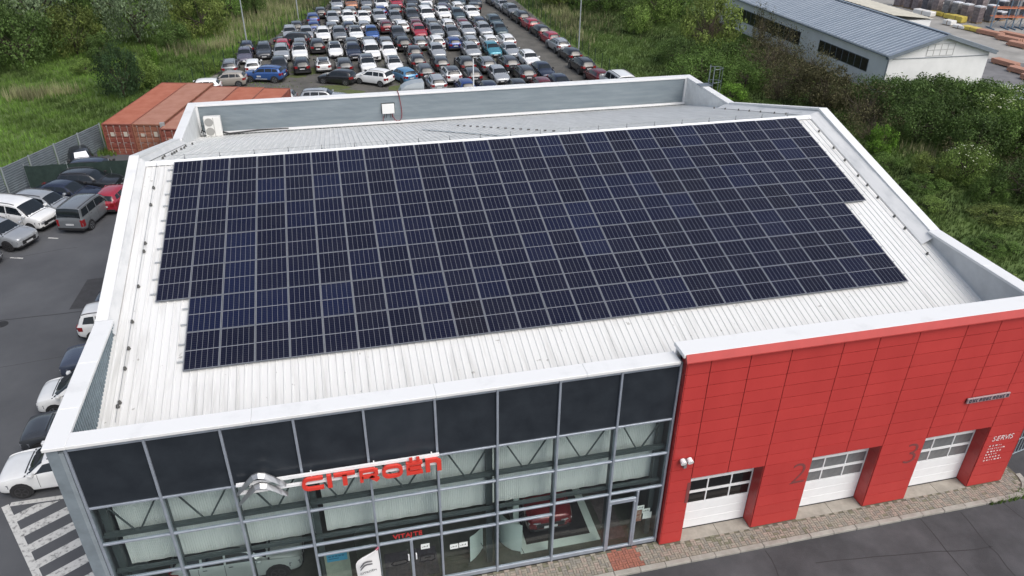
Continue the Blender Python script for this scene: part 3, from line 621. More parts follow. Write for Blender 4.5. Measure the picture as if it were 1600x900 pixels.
def screen(name, pts, h, lab):
    t = thing(name, (pts[0][0], pts[0][1], 0), lab, 'screen'); mb = MB(); n = len(pts); vs = []
    for k, (x, y) in enumerate(pts): z0 = .05; vs += [(x,y,z0),(x,y,h-.18*k/n)]
    mb.add(vs, [(2*i,2*i+2,2*i+3,2*i+1) for i in range(n-1)]); 
    mb.add([(v[0]+.03, v[1]+.03, v[2]) for v in vs], [(2*i,2*i+1,2*i+3,2*i+2) for i in range(n-1)])
    build(mb, 'fabric_panel', pale, t, True)
    mb = MB(); mb.tube([(pts[0][0]-.1,pts[0][1]-.15,.02),((pts[0][0]+pts[-1][0])/2,(pts[0][1]+pts[-1][1])/2+.2,1.0)], .014, 5); mb.tube([(pts[-1][0]+.1,pts[-1][1]-.15,.02),((pts[0][0]+pts[-1][0])/2,(pts[0][1]+pts[-1][1])/2+.2,1.0)], .014, 5); build(mb, 'cross_legs', steel_dark, t)
screen('display_screen', [(18.3,1.55),(18.32,1.2),(18.45,.95),(18.65,.72),(18.98,.56)], 1.55, 'pale curved display screen standing left of the red display car')
screen('display_screen', [(17.05,.52),(17.25,.66),(17.45,.85),(17.6,1.05)], 1.35, 'narrow pale display screen behind the pane right of the entrance doors')
mb = MB(); mb.box(18.98,1.9,0,19.2,2.1,1.5); o = build(mb, 'display_plinth', pale); o['label'] = 'slim pale plinth at the left corner of the black carpet'; o['category'] = 'plinth'
PB = thing('poster_board', (12.45,.3,0), 'tall greenish poster board with a blue heading left of the flag', 'poster')
mb = MB(); mb.box(12.02,.3,.1,12.85,.34,2.08); build(mb, 'board', M('poster_green', (.23,.27,.22), .6, var=.12, scale=3), PB)
mb = MB(); mb.box(12.1,.292,1.62,12.78,.299,1.99); build(mb, 'heading', M('poster_blue', (.05,.27,.42), .6), PB)
mb = MB(); 
for k in range(5): mb.box(12.16+.11*k,.287,1.84,12.24+.11*k,.291,1.9)
mb.box(12.16,.287,1.74,12.5,.291,1.78); build(mb, 'heading_print', M('poster_print', (.02,.12,.22), .6), PB)
plate_m = M('notice_white', (.72,.76,.74), .6); ink = M('notice_ink', (.05,.06,.06), .7)
def notice(x0, z0, x1, z1, lab, y=-.02, marks=True, mat=plate_m):
    t = thing('notice', ((x0+x1)/2, y, z0), lab, 'notice'); mb = MB(); mb.box(x0,y-.004,z0,x1,y+.004,z1); build(mb, 'sheet', mat, t)
    if marks:
        mb = MB(); w = x1-x0; 
        for k in range(4): mb.box(x0+w*(.15+.18*k), y-.008, z0+.09, x0+w*(.25+.18*k), y-.005, z0+.09+.03*(1+k%2))
        build(mb, 'print', ink, t)
notice(16.26,1.55,16.55,1.78,'white opening notice on the pane right of the entrance, left one of the pair')
notice(16.58,1.56,16.88,1.79,'white opening notice on the pane right of the entrance, right one of the pair')
notice(15.26,1.81,15.56,2.05,'small white notice on the right entrance door below the lettering')
notice(23.27,1.52,23.55,1.74,'pale paper notice beside the single glass door, upper left of its cluster', .25)
notice(23.5,1.3,23.8,1.52,'pale paper notice beside the single glass door, right of its cluster', .26)
notice(23.27,.9,23.5,1.5,'dark red and cream poster beside the single glass door', .28, False, M('poster_redcream', (.20,.06,.04), .6, col2=(.4,.33,.26), scale=2.2, lo=.45, hi=.55))
notice(23.55,.98,23.9,1.29,'plain pale sheet beside the single glass door, lowest of its cluster', .27, False)
mb = MB(); mb.strip([(14.22,1.3),(14.3,1.22),(14.7,1.24),(14.78,1.33),(14.7,1.43),(14.3,1.4)], .03, -.006, -.002, True); o = build(mb, 'door_decal', M('decal_dark', (.012,.012,.014), .7)); o['label'] = 'dark oval emblem decal on the left entrance door'; o['category'] = 'decal'
mb = MB(); mb.strip([(15.2,1.2),(15.32,1.14),(15.45,1.2),(15.6,1.14),(15.72,1.22),(15.7,1.45),(15.46,1.5),(15.22,1.45)], .03, -.006, -.002, True); mb.strip([(15.36,1.32),(15.58,1.34)], .03, -.006, -.002); o = build(mb, 'door_decal', M('decal_dark', (.012,.012,.014), .7)); o['label'] = 'dark shield shaped emblem decal on the right entrance door'; o['category'] = 'decal'
# ------------------------------------------------------------------ pavement with pavers and kerb stones
PV = obj('pavement', None, None, (22,-.6,G), kind='structure')
bed = M('paver_bed', (.10,.09,.075), .95, col2=(.16,.15,.10), scale=6, worldco=True)
KX = 39.35
mb = MB(); mb.box(5.2,-.98,G,KX,-.05,-.035); mb.prism([(KX,-.98)]+[(KX+.05+.93*sin(R(a)), -.05-.93*cos(R(a))) for a in range(10,91,10)]+[(KX+.98,.6),(KX,.6)], 'z', G, -.035); build(mb, 'paver_bed', bed, PV)
pav = [M('paver_'+c, k, .9, var=.16, scale=9, worldco=True, detail=6) for c, k in (('tan',(.27,.245,.20)),('grey',(.23,.215,.185)),('pink',(.30,.25,.21)),('mossy',(.17,.165,.115)))]
rpav = [M('red_paver_a', (.30,.12,.085), .9, var=.15, scale=9, worldco=True), M('red_paver_b', (.25,.105,.08), .9, var=.15, scale=9, worldco=True)]
mb = MB(); mr = MB(); s = .205; gp = .008
ix = 0; x = 5.25
def paver(x0, y0, x1, y1):
    cx, cy = (x0+x1)/2, (y0+y1)/2
    if cx < KX and cy < -.97 or cy > .5: return
    if cx > KX:
        r_ = hypot(cx-KX, cy+.05) if cy < -.05 else cx-KX
        if r_ > .84: return
    elif cy > (-.06 if cx < 24.1 else RY-.03): return
    z = -.012+rng.uniform(-.006,.006); b = gp*.5; tgt = mr if 22.08 < cx < 23.2 else mb; mi = rng.choice((0,0,1)) if tgt is mr else rng.choices((0,1,2,3), (5,4,3,1 if cy < -.2 else 3))[0]
    X0, X1, Y0, Y1 = x0+b, x1-b, y0+b, y1-b; c = .006
    tgt.add([(X0+c,Y0+c,z),(X1-c,Y0+c,z),(X1-c,Y1-c,z),(X0+c,Y1-c,z),(X0,Y0,z-.02),(X1,Y0,z-.02),(X1,Y1,z-.02),(X0,Y1,z-.02)], [(0,1,2,3),(4,5,1,0),(5,6,2,1),(6,7,3,2),(7,4,0,3)], mi)
while x < KX+1:
    iy = 0; y = -.97
    while y < .6:
        if (ix+iy) % 2: paver(x,y,x+s,y+s/2); paver(x,y+s/2,x+s,y+s)
        else: paver(x,y,x+s/2,y+s); paver(x+s/2,y,x+s,y+s)
        y += s; iy += 1
    x += s; ix += 1
build(mb, 'pavers', pav, PV, kind='stuff'); build(mr, 'red_pavers', rpav, PV, kind='stuff')
kerb = M('kerb_stone', (.27,.255,.225), .9, col2=(.36,.345,.31), scale=2.2, worldco=True, detail=8, bump=.1)
x = 5.2
while x < KX-.2:
    mb = MB(); dz = rng.uniform(-.008,.008); mb.bbox(x+.006, -1.19+rng.uniform(-.006,.006), G-.03, x+.985, -.985, .005+dz, .018); build(mb, 'kerb_stone', kerb, PV); x += .99
for k in range(6):
    a0, a1 = R(15*k), R(15*(k+1)-1); ri, ro = .92, 1.14; cx, cy = KX, -.05
    q = [(cx+ro*sin(a0),cy-ro*cos(a0)),(cx+ro*sin(a1),cy-ro*cos(a1)),(cx+ri*sin(a1),cy-ri*cos(a1)),(cx+ri*sin(a0),cy-ri*cos(a0))]
    mb = MB(); mb.prism(q, 'z', G-.03, .0); build(mb, 'kerb_stone', kerb, PV)
# weeds at the kerb end
def tuftmesh(name, pts, h, w, mats, n=5, lean=.5, tint=None):   # pts (N,2|3): blades as triangles, numpy
    pts = np.asarray(pts, float); N = len(pts)
    if pts.shape[1] == 2: pts = np.c_[pts, np.full(N, G)]
    base = np.repeat(pts, n, 0); K = N*n
    ang = nrg.uniform(0, 2*pi, K); hh = h*nrg.uniform(.45, 1.15, K)*np.repeat(nrg.uniform(.7,1.2,N), n); ww = w*nrg.uniform(.6, 1.3, K); ln = nrg.uniform(.1, 1, K)*lean*hh
    off = nrg.normal(0, w*1.5, (K,2)); base = base.copy(); base[:,:2] += off
    d = np.c_[np.cos(ang), np.sin(ang), np.zeros(K)]; sd = np.c_[-d[:,1], d[:,0], np.zeros(K)]
    a = base-sd*ww[:,None]; b = base+sd*ww[:,None]; c = base+d*ln[:,None]; c[:,2] += hh
    V = np.stack([a,b,c],1).reshape(-1,3); me = bpy.data.meshes.new(name)
    me.vertices.add(3*K); me.vertices.foreach_set('co', V.ravel()); me.loops.add(3*K); me.loops.foreach_set('vertex_index', np.arange(3*K))
    me.polygons.add(K); me.polygons.foreach_set('loop_start', np.arange(0,3*K,3)); me.polygons.foreach_set('loop_total', np.full(K,3))
    at = me.color_attributes.new('tint', 'FLOAT_COLOR', 'CORNER')
    lf = .8+.3*np.sin(pts[:,0]*.31+1.3*np.sin(pts[:,1]*.23))+.25*np.sin(pts[:,1]*.9+pts[:,0]*.7)+.2*np.sin(pts[:,0]*1.9-pts[:,1]*1.4); t = np.repeat(np.repeat(nrg.uniform(.7,1.4,N)*np.clip(lf+.2,.45,1.6), n)*nrg.uniform(.8,1.2,K), 3) if tint is None else np.repeat(np.repeat(tint, n)*nrg.uniform(.8,1.2,K), 3)
    colr = np.c_[t*nrg.uniform(.9,1.1), t, t*.95, np.ones(3*K)]; at.data.foreach_set('color', colr.ravel())
    me.materials.append(mats); me.update(); me.validate(); return me
grass_m = M('grass_blades', (.115,.185,.036), .8, leaf=True); reed_m = M('dry_reeds', (.25,.235,.13), .9, leaf=True); lush_m = M('lush_grass', (.066,.108,.024), .8, leaf=True)
pts = [(KX+.2+.9*sin(R(a))*rng.uniform(.95,1.35), -.05-.9*cos(R(a))*rng.uniform(.95,1.4)) for a in [rng.uniform(0,45) for _ in range(60)]]+[(rng.uniform(38,39.4), -1.22+rng.uniform(-.05,.06)) for _ in range(30)]
obj('kerb_weeds', tuftmesh('kerb_weeds', pts, .22, .02, grass_m), kind='stuff')
# ------------------------------------------------------------------ gate, fences, containers, lamp posts
GT = thing('gate', (40.4,.9,G), 'grey steel gate of upright bars beside the right end of the red wing', 'gate')
gx0, gx1, gy0, gy1 = 39.9, 44.5, .75, 1.6
for t in np.linspace(0,1,24):
    x, y = gx0+(gx1-gx0)*t, gy0+(gy1-gy0)*t; mb = MB(); mb.box(x-.025,y-.025,.05,x+.025,y+.025,1.75); build(mb, 'upright_bar', wall_grey, GT)
for z in (.05,.9,1.72):
    mb = MB(); mb.tube([(gx0,gy0,z),(gx1,gy1,z)], .04, 5); build(mb, 'cross_rail', wall_grey, GT)
mb = MB(); mb.box(gx0-.12,gy0-.06,G,gx0,gy0+.06,1.95); build(mb, 'gate_post', steel_dark, GT)
fence_m = M('fence_grey', (.16,.19,.21), .5, var=.12, scale=1.5, worldco=True, metal=.2)
FN = thing('panel_fence', (-9,40,G), 'grey corrugated metal fence on posts along the left edge of the parking', 'fence')
fa, fb = Vector((-16.6,26.6)), Vector((-5.05,49.2)); fd = (fb-fa).normalized(); fn = Vector((fd.y,-fd.x)); FL_ = (fb-fa).length
npan = 10
for i in range(npan):
    p = fa+fd*(FL_*i/npan); q = fa+fd*(FL_*(i+1)/npan-.05); vs = []; nz_ = 12
    for k in range(nz_):
        for dz, o in ((0,0),(.5,0),(.6,.04),(.9,.04)):
            z = G+.08+(k+dz)*2.15/nz_
            vs += [(p.x+fn.x*o,p.y+fn.y*o,z),(q.x+fn.x*o,q.y+fn.y*o,z)]
    mb = MB(); mb.add(vs, [(2*j,2*j+1,2*j+3,2*j+2) for j in range(len(vs)//2-1)]); build(mb, 'fence_panel', fence_m, FN)
for i in range(npan+1):
    p = fa+fd*(FL_*i/npan)+fn*.1; mb = MB(); mb.box(p.x-.045,p.y-.045,G,p.x+.045,p.y+.045,2.2); build(mb, 'fence_post', M('fence_post_pale', (.25,.28,.29), .5), FN)
for i in range(npan):
    p = fa+fd*(FL_*i/npan)+fn*.02; q = fa+fd*(FL_*(i+1)/npan)+fn*.02; mb = MB(); mb.tube([(p.x,p.y,2.08),(q.x,q.y,2.08)], .035, 4); build(mb, 'top_rail', M('fence_post_pale', (.25,.28,.29), .5), FN)
NF = thing('netting_fence', (-4,41.2,G), 'low fence hung with dark green shade netting behind the parked dark cars', 'fence')
net = M('green_netting', (.014,.030,.026), .85, col2=(.022,.042,.036), scale=3, worldco=True)
na, nb = Vector((-8.6,41.4)), Vector((3.0,41.2)); vs = []
for k in range(49):
    t = k/48; p = na+(nb-na)*t; w = .05*sin(k*1.7)+.03*sin(k*.6); vs += [(p.x,p.y+w,.0),(p.x,p.y+w*.3,1.72-.06*abs(sin(k*pi/8)))]
mb = MB(); mb.add(vs, [(2*j,2*j+2,2*j+3,2*j+1) for j in range(48)]); build(mb, 'netting', net, NF, True)
for k in range(5):
    p = na+(nb-na)*(k/4); mb = MB(); mb.tube([(p.x,p.y+.05,G),(p.x,p.y+.05,1.85)], .035, 6); build(mb, 'fence_post', M('fence_post_pale', (.25,.28,.29), .5), NF)
# shipping containers
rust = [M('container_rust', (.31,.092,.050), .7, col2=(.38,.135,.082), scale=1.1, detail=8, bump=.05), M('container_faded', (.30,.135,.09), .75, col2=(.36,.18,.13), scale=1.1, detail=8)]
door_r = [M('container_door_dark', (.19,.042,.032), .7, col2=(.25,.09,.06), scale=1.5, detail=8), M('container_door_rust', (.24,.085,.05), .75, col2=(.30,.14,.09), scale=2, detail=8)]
galv = M('locking_bar', (.38,.30,.27), .55, metal=.2); plate = M('container_plate', (.5,.45,.38), .6)
ca = -14.0
def container(k, x, y, lab):
    W_, Ln, Hh = 2.42, 12.15, 2.6
    t = thing('shipping_container', (x, y, G), lab, 'container', 'rust red shipping containers beside the fence', R(ca))
    mt, md = rust[k % 2 if k < 2 else (k % 3 == 2)], door_r[k % 2]
    def p(mb, name, mats, par=t): return obj(name, mb.mesh(name, mats), par)
    mb = MB()
    vs = []; n = 40
    for i in range(n):
        for dx, dz in ((0,0),(.4,0),(.5,-.03),(.9,-.03)):
            yy = .1+(Ln-.2)*(i+dx)/n; vs += [(.05,yy,Hh-.01+dz*.5),(W_-.05,yy,Hh-.01+dz*.5)]
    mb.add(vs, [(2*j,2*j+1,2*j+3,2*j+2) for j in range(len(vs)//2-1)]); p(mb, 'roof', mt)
    for sx, s in ((.02,1),(W_-.02,-1)):
        mb = MB(); vs = []; n = 42
        for i in range(n):
            for dx, o in ((0,0),(.3,0),(.45,.04),(.8,.04)):
                yy = .1+(Ln-.2)*(i+dx)/n; vs += [(sx+s*o,yy,.12),(sx+s*o,yy,Hh-.06)]
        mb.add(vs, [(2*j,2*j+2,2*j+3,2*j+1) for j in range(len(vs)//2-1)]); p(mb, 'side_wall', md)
    mb = MB()
    for a in (0,W_-.12):
        for b in (0,Ln-.12): mb.box(a,b,0,a+.12,b+.12,Hh)
    for z in (0,Hh-.1):
        mb.box(.121,.0,z,W_-.121,.1,z+.1); mb.box(.121,Ln-.1,z,W_-.121,Ln,z+.1); mb.box(0,.121,z,.06,Ln-.121,z+.1); mb.box(W_-.06,.121,z,W_,Ln-.121,z+.1)
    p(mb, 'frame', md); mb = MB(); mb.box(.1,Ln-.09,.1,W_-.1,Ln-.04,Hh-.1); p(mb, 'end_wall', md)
    for h, x0, x1 in ((0,.13,W_/2-.005),(1,W_/2+.005,W_-.13)):
        mb = MB()
        nn = 5; vs = []
        for i in range(nn):
            for dz, o in ((0,.06),(.6,.06),(.68,.09),(.92,.09)):
                z = .12+(Hh-.24)*(i+dz)/nn; vs += [(x0,o,z),(x1,o,z)]
        mb.add(vs, [(2*j,2*j+1,2*j+3,2*j+2) for j in range(len(vs)//2-1)]); d = p(mb, 'container_door', md)
        for xx in (x0+.25,x1-.25):
            mb = MB(); mb.tube([(xx,.02,.05),(xx,.02,Hh-.05)], .022, 6)
            for z in (.2,.9,1.7,2.4): mb.box(xx-.05,-.005,z-.04,xx+.05,.045,z+.04)
            mb.box(xx-.02,-.03,1.0,xx+.3,-.006,1.05); obj('locking_bar', mb.mesh('locking_bar', galv), d)
        mb = MB(); mb.box(x0+.42,.03,1.55,x1-.35,.05,1.55+rng.uniform(.2,.45)); obj('plate', mb.mesh('plate', plate), d)
cl = Vector((cos(R(ca)), sin(R(ca)))); names = ['leftmost rust red container, its door end beside the metal fence','faded brownish container, second from the metal fence','rust red container just right of the grey post','rust red container in the row, second from its right end','rightmost rust red container with its side towards the lot','rightmost rust red container with its side towards the lot']
offs = [0,2.46,5.15,7.65,10.12,12.6]; back = [0,0,-1.1,-1.25,-1.55,-1.7]
for k in range(5):
    q = Vector((-4.47,47.9))+cl*offs[k]+Vector((-cl.y,cl.x))*(back[k]+offs[k]*.02); container(k, q.x, q.y, names[k])
q = Vector((-4.47,47.8))+cl*5.0
mb = MB(); mb.box(q.x-.14,q.y-.25,G,q.x+.22,q.y-.02,2.75); o = build(mb, 'galvanised_post', M('galvanised', (.36,.38,.38), .5, metal=.3, var=.15)); o['label'] = 'broad grey upright post between the second and third containers'; o['category'] = 'post'
# lamp posts
lpm = M('lamp_post_grey', (.42,.46,.48), .4, metal=.4)
def lamp(x, y, h, lab):
    t = thing('lamp_post', (x,y,G), lab, 'lamp post', 'tall lamp posts round the car lot')
    mb = MB(); mb.tube([(x,y,G),(x,y,h)], .085, 8, r1=.045); build(mb, 'pole', lpm, t)
    mb = MB(); mb.box(x-.18,y-.18,G,x+.18,y+.18,G+.12); build(mb, 'base', lpm, t)
    mb = MB(); mb.tube([(x,y,h-.05),(x+.8,y-.5,h+.25)], .035, 6); build(mb, 'arm', lpm, t)
    mb = MB(); mb.bbox(x+.7,y-.75,h+.2,x+1.3,y-.45,h+.32,.03); build(mb, 'lamp_head', lpm, t)
lamp(4.55,83.2,14,'tall grey lamp post at the near left corner of the car lot'); lamp(10.6,99.4,14,'grey lamp post beside the reeds, farther back on the left'); lamp(43.9,72.2,14,'tall pale lamp post behind the cars along the right fence')
# mesh fences round the lot: posts and wires
pm = M('green_fence_post', (.012,.03,.02), .6)
def meshfence(a, b, n, h, lab):
    a, b = Vector(a), Vector(b); t = thing('mesh_fence', (a.x,a.y,G), lab, 'fence')
    for k in range(n+1):
        p = a+(b-a)*(k/n); mb = MB(); mb.tube([(p.x,p.y,G),(p.x,p.y,h)], .04, 5); build(mb, 'fence_post', pm, t)
    mb = MB(); ln = (b-a).length
    for z in np.arange(.05,h-.05,.2): mb.add([(a.x,a.y,z),(b.x,b.y,z),(b.x,b.y,z+.006),(a.x,a.y,z+.006)], [(0,1,2,3)])
    d = (b-a).normalized()
    for k in range(int(ln/.25)): p = a+d*k*.25; mb.add([(p.x,p.y,0),(p.x+d.x*.006,p.y+d.y*.006,0),(p.x+d.x*.006,p.y+d.y*.006,h-.1),(p.x,p.y,h-.1)], [(0,1,2,3)])
    build(mb, 'wire_mesh', pm, t)
meshfence((44.2,50),(44.9,122), 29, 1.9, 'dark green wire mesh fence on thin posts along the right side of the lot')
meshfence((-1.6,62.5),(19.6,122), 25, 1.9, 'dark green wire mesh fence on thin posts along the left side of the lot')
# ------------------------------------------------------------------ cars
def pchip(xs, ys):
    xs = np.array(xs, float); ys = np.array(ys, float); h = np.diff(xs); d = np.diff(ys)/h; m = np.zeros(len(xs))
    for i in range(1, len(xs)-1):
        if d[i-1]*d[i] > 0:
            w1, w2 = 2*h[i]+h[i-1], h[i]+2*h[i-1]; m[i] = (w1+w2)/(w1/d[i-1]+w2/d[i])
    m[0], m[-1] = d[0], d[-1]
    def f(x):
        i = min(max(int(np.searchsorted(xs, x)-1), 0), len(xs)-2); t = (x-xs[i])/h[i]
        return (2*t**3-3*t*t+1)*ys[i]+(t**3-2*t*t+t)*h[i]*m[i]+(-2*t**3+3*t*t)*ys[i+1]+(t**3-t*t)*h[i]*m[i+1]
    return f
# stations: x, bottom, belt, top, half width low, half width roof   (front = +x)
KINDS = {
 'hatch': dict(L=4.05, wb=2.55, r=.315, st=[(2.02,.30,.52,.56,.60,.50),(1.95,.24,.66,.70,.76,.64),(1.62,.20,.78,.83,.865,.74),(.98,.19,.90,.945,.88,.72),(.22,.19,.95,1.39,.885,.60),(-.42,.19,.97,1.46,.885,.61),(-1.05,.20,.99,1.445,.885,.60),(-1.62,.22,1.01,1.36,.86,.56),(-1.93,.30,1.0,1.03,.80,.62),(-2.02,.36,.86,.90,.72,.56)]),
 'suv': dict(L=4.4, wb=2.68, r=.36, st=[(2.2,.34,.72,.76,.66,.56),(2.13,.28,.86,.90,.83,.70),(1.8,.24,.95,1.0,.91,.80),(1.08,.23,1.03,1.08,.925,.76),(.35,.23,1.08,1.53,.93,.64),(-.35,.23,1.10,1.62,.93,.65),(-1.1,.24,1.13,1.60,.93,.64),(-1.75,.27,1.16,1.50,.90,.60),(-2.08,.36,1.13,1.16,.85,.66),(-2.2,.42,.98,1.02,.77,.60)]),
 'sedan': dict(L=4.6, wb=2.75, r=.33, st=[(2.3,.30,.56,.60,.62,.52),(2.22,.24,.70,.74,.79,.66),(1.85,.20,.80,.85,.89,.76),(1.05,.19,.90,.94,.91,.74),(.25,.19,.95,1.37,.915,.60),(-.4,.19,.97,1.44,.915,.61),(-1.0,.20,.98,1.41,.915,.60),(-1.5,.22,1.0,1.26,.90,.58),(-1.95,.28,1.0,1.03,.87,.72),(-2.3,.36,.90,.94,.78,.62)]),
 'wagon': dict(L=4.6, wb=2.75, r=.33, st=[(2.3,.30,.58,.62,.62,.52),(2.22,.24,.72,.76,.79,.66),(1.85,.20,.82,.87,.89,.76),(1.05,.19,.91,.95,.91,.74),(.3,.19,.96,1.40,.915,.61),(-.4,.19,.98,1.48,.915,.62),(-1.2,.20,1.0,1.47,.915,.61),(-1.9,.24,1.02,1.40,.89,.58),(-2.2,.32,1.0,1.04,.83,.66),(-2.3,.38,.88,.92,.75,.6)]),
 'mpv': dict(L=4.15, wb=2.6, r=.32, st=[(2.07,.30,.66,.70,.64,.52),(2.0,.24,.80,.85,.80,.66),(1.75,.20,.90,.96,.88,.76),(1.28,.19,.98,1.03,.89,.76),(.35,.19,1.02,1.54,.895,.66),(-.4,.19,1.03,1.63,.895,.67),(-1.1,.20,1.05,1.62,.895,.66),(-1.72,.23,1.07,1.54,.88,.63),(-1.98,.32,1.03,1.08,.84,.68),(-2.07,.38,.9,.94,.77,.6)]),
 'van': dict(L=4.45, wb=2.78, r=.33, st=[(2.2,.32,.74,.78,.66,.56),(2.14,.26,.90,.95,.84,.70),(1.85,.22,1.0,1.06,.915,.80),(1.42,.21,1.07,1.12,.925,.82),(.55,.21,1.10,1.74,.93,.74),(-.3,.21,1.11,1.84,.93,.76),(-1.2,.22,1.12,1.84,.93,.76),(-2.0,.24,1.12,1.80,.92,.75),(-2.18,.32,1.10,1.16,.90,.78),(-2.22,.36,.92,.96,.88,.7)]),
}
def surface(K):
    st = K['st']; n = len(st); us = list(range(n)); fx = [pchip(us, [s[c] for s in st]) for c in range(6)]
    def S(u, v):
        x, zb, zs, zt, wl, wt = [f(u) for f in fx]
        ring = [(wl*.90,zb),(wl*.985,zb+.14),(wl,(zb+zs)/2+.05),(wl*.985,zs-.10),(wl*.945,zs),(wt+.02,zt-.075),(wt*.90,zt-.02),(wt*.5,zt+.005),(0,zt+.012)]
        i = min(int(v), 7); t = v-i; a, b = ring[i], ring[i+1]
        return Vector((x, a[0]+(b[0]-a[0])*t, a[1]+(b[1]-a[1])*t))
    return S, n-1
def patch(S, mb, u0, u1, v0, v1, off, side, nu=4, nv=3, mi=0, shape=None):
    vs = []
    for i in range(nu+1):
        for j in range(nv+1):
            fu, fv = i/nu, j/nv; a, b = (u0, u1)
            if shape: a, b = shape(fv)
            u, v = a+(b-a)*fu, v0+(v1-v0)*fv; e = .02
            p = S(u, v); du = S(min(u+e, 9), v)-S(max(u-e, 0), v); dv = S(u, min(v+e, 8))-S(u, max(v-e, 0)); nn = dv.cross(du) if False else du.cross(dv)
            if nn.length > 1e-9: nn.normalize()
            c = Vector((p.x, 0, .7)); 
            if nn.dot(p-c) < 0: nn = -nn
            q = p+nn*off; vs.append((q.x, q.y*side, q.z))
    fs = [(i*(nv+1)+j, (i+1)*(nv+1)+j, (i+1)*(nv+1)+j+1, i*(nv+1)+j+1) for i in range(nu) for j in range(nv)]
    mb.add(vs, fs, mi)
trim = M('car_trim', (.018,.018,.02), .6); tyre_m = M('tyre', (.02,.02,.021), .85); rim_m = M('wheel_rim', (.30,.31,.33), .35, metal=.8); rim_d = M('dark_rim', (.06,.06,.065), .4, metal=.6)
cglass = M('car_glass', (.010,.014,.018), .04, spec=.55); headl = M('headlight_glass', (.17,.18,.20), .10, coat=.6); taill = M('tail_light', (.22,.012,.015), .15, coat=.5)
plate_w = M('number_plate_white', (.5,.51,.52), .5); roof_black = M('black_roof', (.02,.022,.026), .12, coat=.7); rail_s = M('roof_rail', (.10,.10,.105), .4, metal=.4)
CARME = {}
def carmesh(kind, near=False):
    key = (kind, near)
    if key in CARME: return CARME[key]
    K = KINDS[kind]; S, N = surface(K); out = []; L2 = K['L']/2; r = K['r']; wx = K['wb']/2; w = max(s[4] for s in K['st'])
    mb = MB(); sub = 4 if near else 3; U = [i/sub for i in range(N*sub+1)]; Vv = [0,1,2,3,4,4.5,5,6,7,8] if not near else [0,.5,1,1.5,2,2.5,3,3.5,4,4.33,4.66,5,5.5,6,7,8]
    nv = len(Vv); vs = []
    for side in (1,-1):
        for u in U:
            for v in Vv: p = S(u, v); vs.append((p.x, p.y*side, p.z))
    nU = len(U); fs = []; ms = []
    for si, side in enumerate((1,-1)):
        o = si*nU*nv
        for i in range(nU-1):
            for j in range(nv-1):
                f = (o+i*nv+j, o+i*nv+j+1, o+(i+1)*nv+j+1, o+(i+1)*nv+j); fs.append(f if side > 0 else f[::-1]); ms.append(1 if Vv[j+1] <= 1 else 0)
    for i in (0, nU-1):
        f = [i*nv+j for j in range(nv)]+[nU*nv+i*nv+j for j in range(nv-2,-1,-1)]; fs.append(tuple(f) if i else tuple(f[::-1])); ms.append(0)
    # weld centre seam by reusing the first side's centre vertices
    for k, f in enumerate(fs): fs[k] = tuple((q-nU*nv if q >= nU*nv and (q-nU*nv) % nv == nv-1 else q) for q in f)
    mb.v = vs; mb.f = fs; mb.m = ms
    out.append(('body', mb.mesh('body', [trim, trim], True, 32), None))
    mb = MB()
    for s in (1,-1): patch(S, mb, 3.08, 3.93, 5.15, 8, .008, s, 5, 4)
    out.append(('windscreen', mb.mesh('windscreen', cglass, True), None))
    mb = MB()
    for s in (1,-1): patch(S, mb, 7.12, 7.9, 5.2, 8, .008, s, 4, 4)
    out.append(('rear_window', mb.mesh('rear_window', cglass, True), None))
    cells = [(3.45,4.93),(5.03,5.95),(6.06,7.0 if kind != 'hatch' else 6.85)]
    if kind == 'sedan': cells = [(3.45,4.93),(5.03,5.97),(6.05,6.75)]
    for s in (1,-1):
        if near:
            for a, b in cells:
                mb = MB(); sh = (lambda fv, a=a, b=b: (a+.5*fv, b)) if a < 4 else ((lambda fv, a=a, b=b: (a, b-.28*fv)) if a > 6 else None)
                patch(S, mb, a, b, 4.12, 4.86, .007, s, 4, 3, 0, sh); out.append(('side_window', mb.mesh('side_window', cglass, True), None))
        else:
            mb = MB()
            for a, b in cells:
                sh = (lambda fv, a=a, b=b: (a+.5*fv, b)) if a < 4 else ((lambda fv, a=a, b=b: (a, b-.28*fv)) if a > 6 else None)
                patch(S, mb, a, b, 4.12, 4.86, .007, s, 3, 2, 0, sh)
            out.append(('side_window', mb.mesh('side_window', cglass, True), None))
    # wheels and arches
    mb = MB()
    for x in (wx,-wx):
        for s in (1,-1):
            n = 14; y0 = s*(w-.10); y1 = s*(w+.012); c = [(x+(r+.075)*cos(2*pi*k/n), max(.16, r+(r+.075)*sin(2*pi*k/n))) for k in range(n)]
            mb.add([(p[0], y0, p[1]) for p in c]+[(p[0], y1, p[1]) for p in c], [tuple(range(n, 2*n))]+[(k,(k+1)%n,n+(k+1)%n,n+k) for k in range(n)])
    out.append(('wheel_arches', mb.mesh('wheel_arches', trim), None))
    n = 18 if near else 12; mb = MB(); prof = [(0,.5*r,0),(0,.93*r,0),(.03,r,0),(.17,r,0),(.2,.93*r,0)]
    vs = [(rr*cos(2*pi*k/n), y-.1, rr*sin(2*pi*k/n)) for (y, rr, _) in prof for k in range(n)]
    mb.add(vs, [(i*n+k, (i+1)*n+k, (i+1)*n+(k+1)%n, i*n+(k+1)%n) for i in range(4) for k in range(n)]); mb.add([vs[k] for k in range(n)], [tuple(range(n))]); mb.add([vs[4*n+k] for k in range(n)], [tuple(range(n))[::-1]])
    mr = MB()
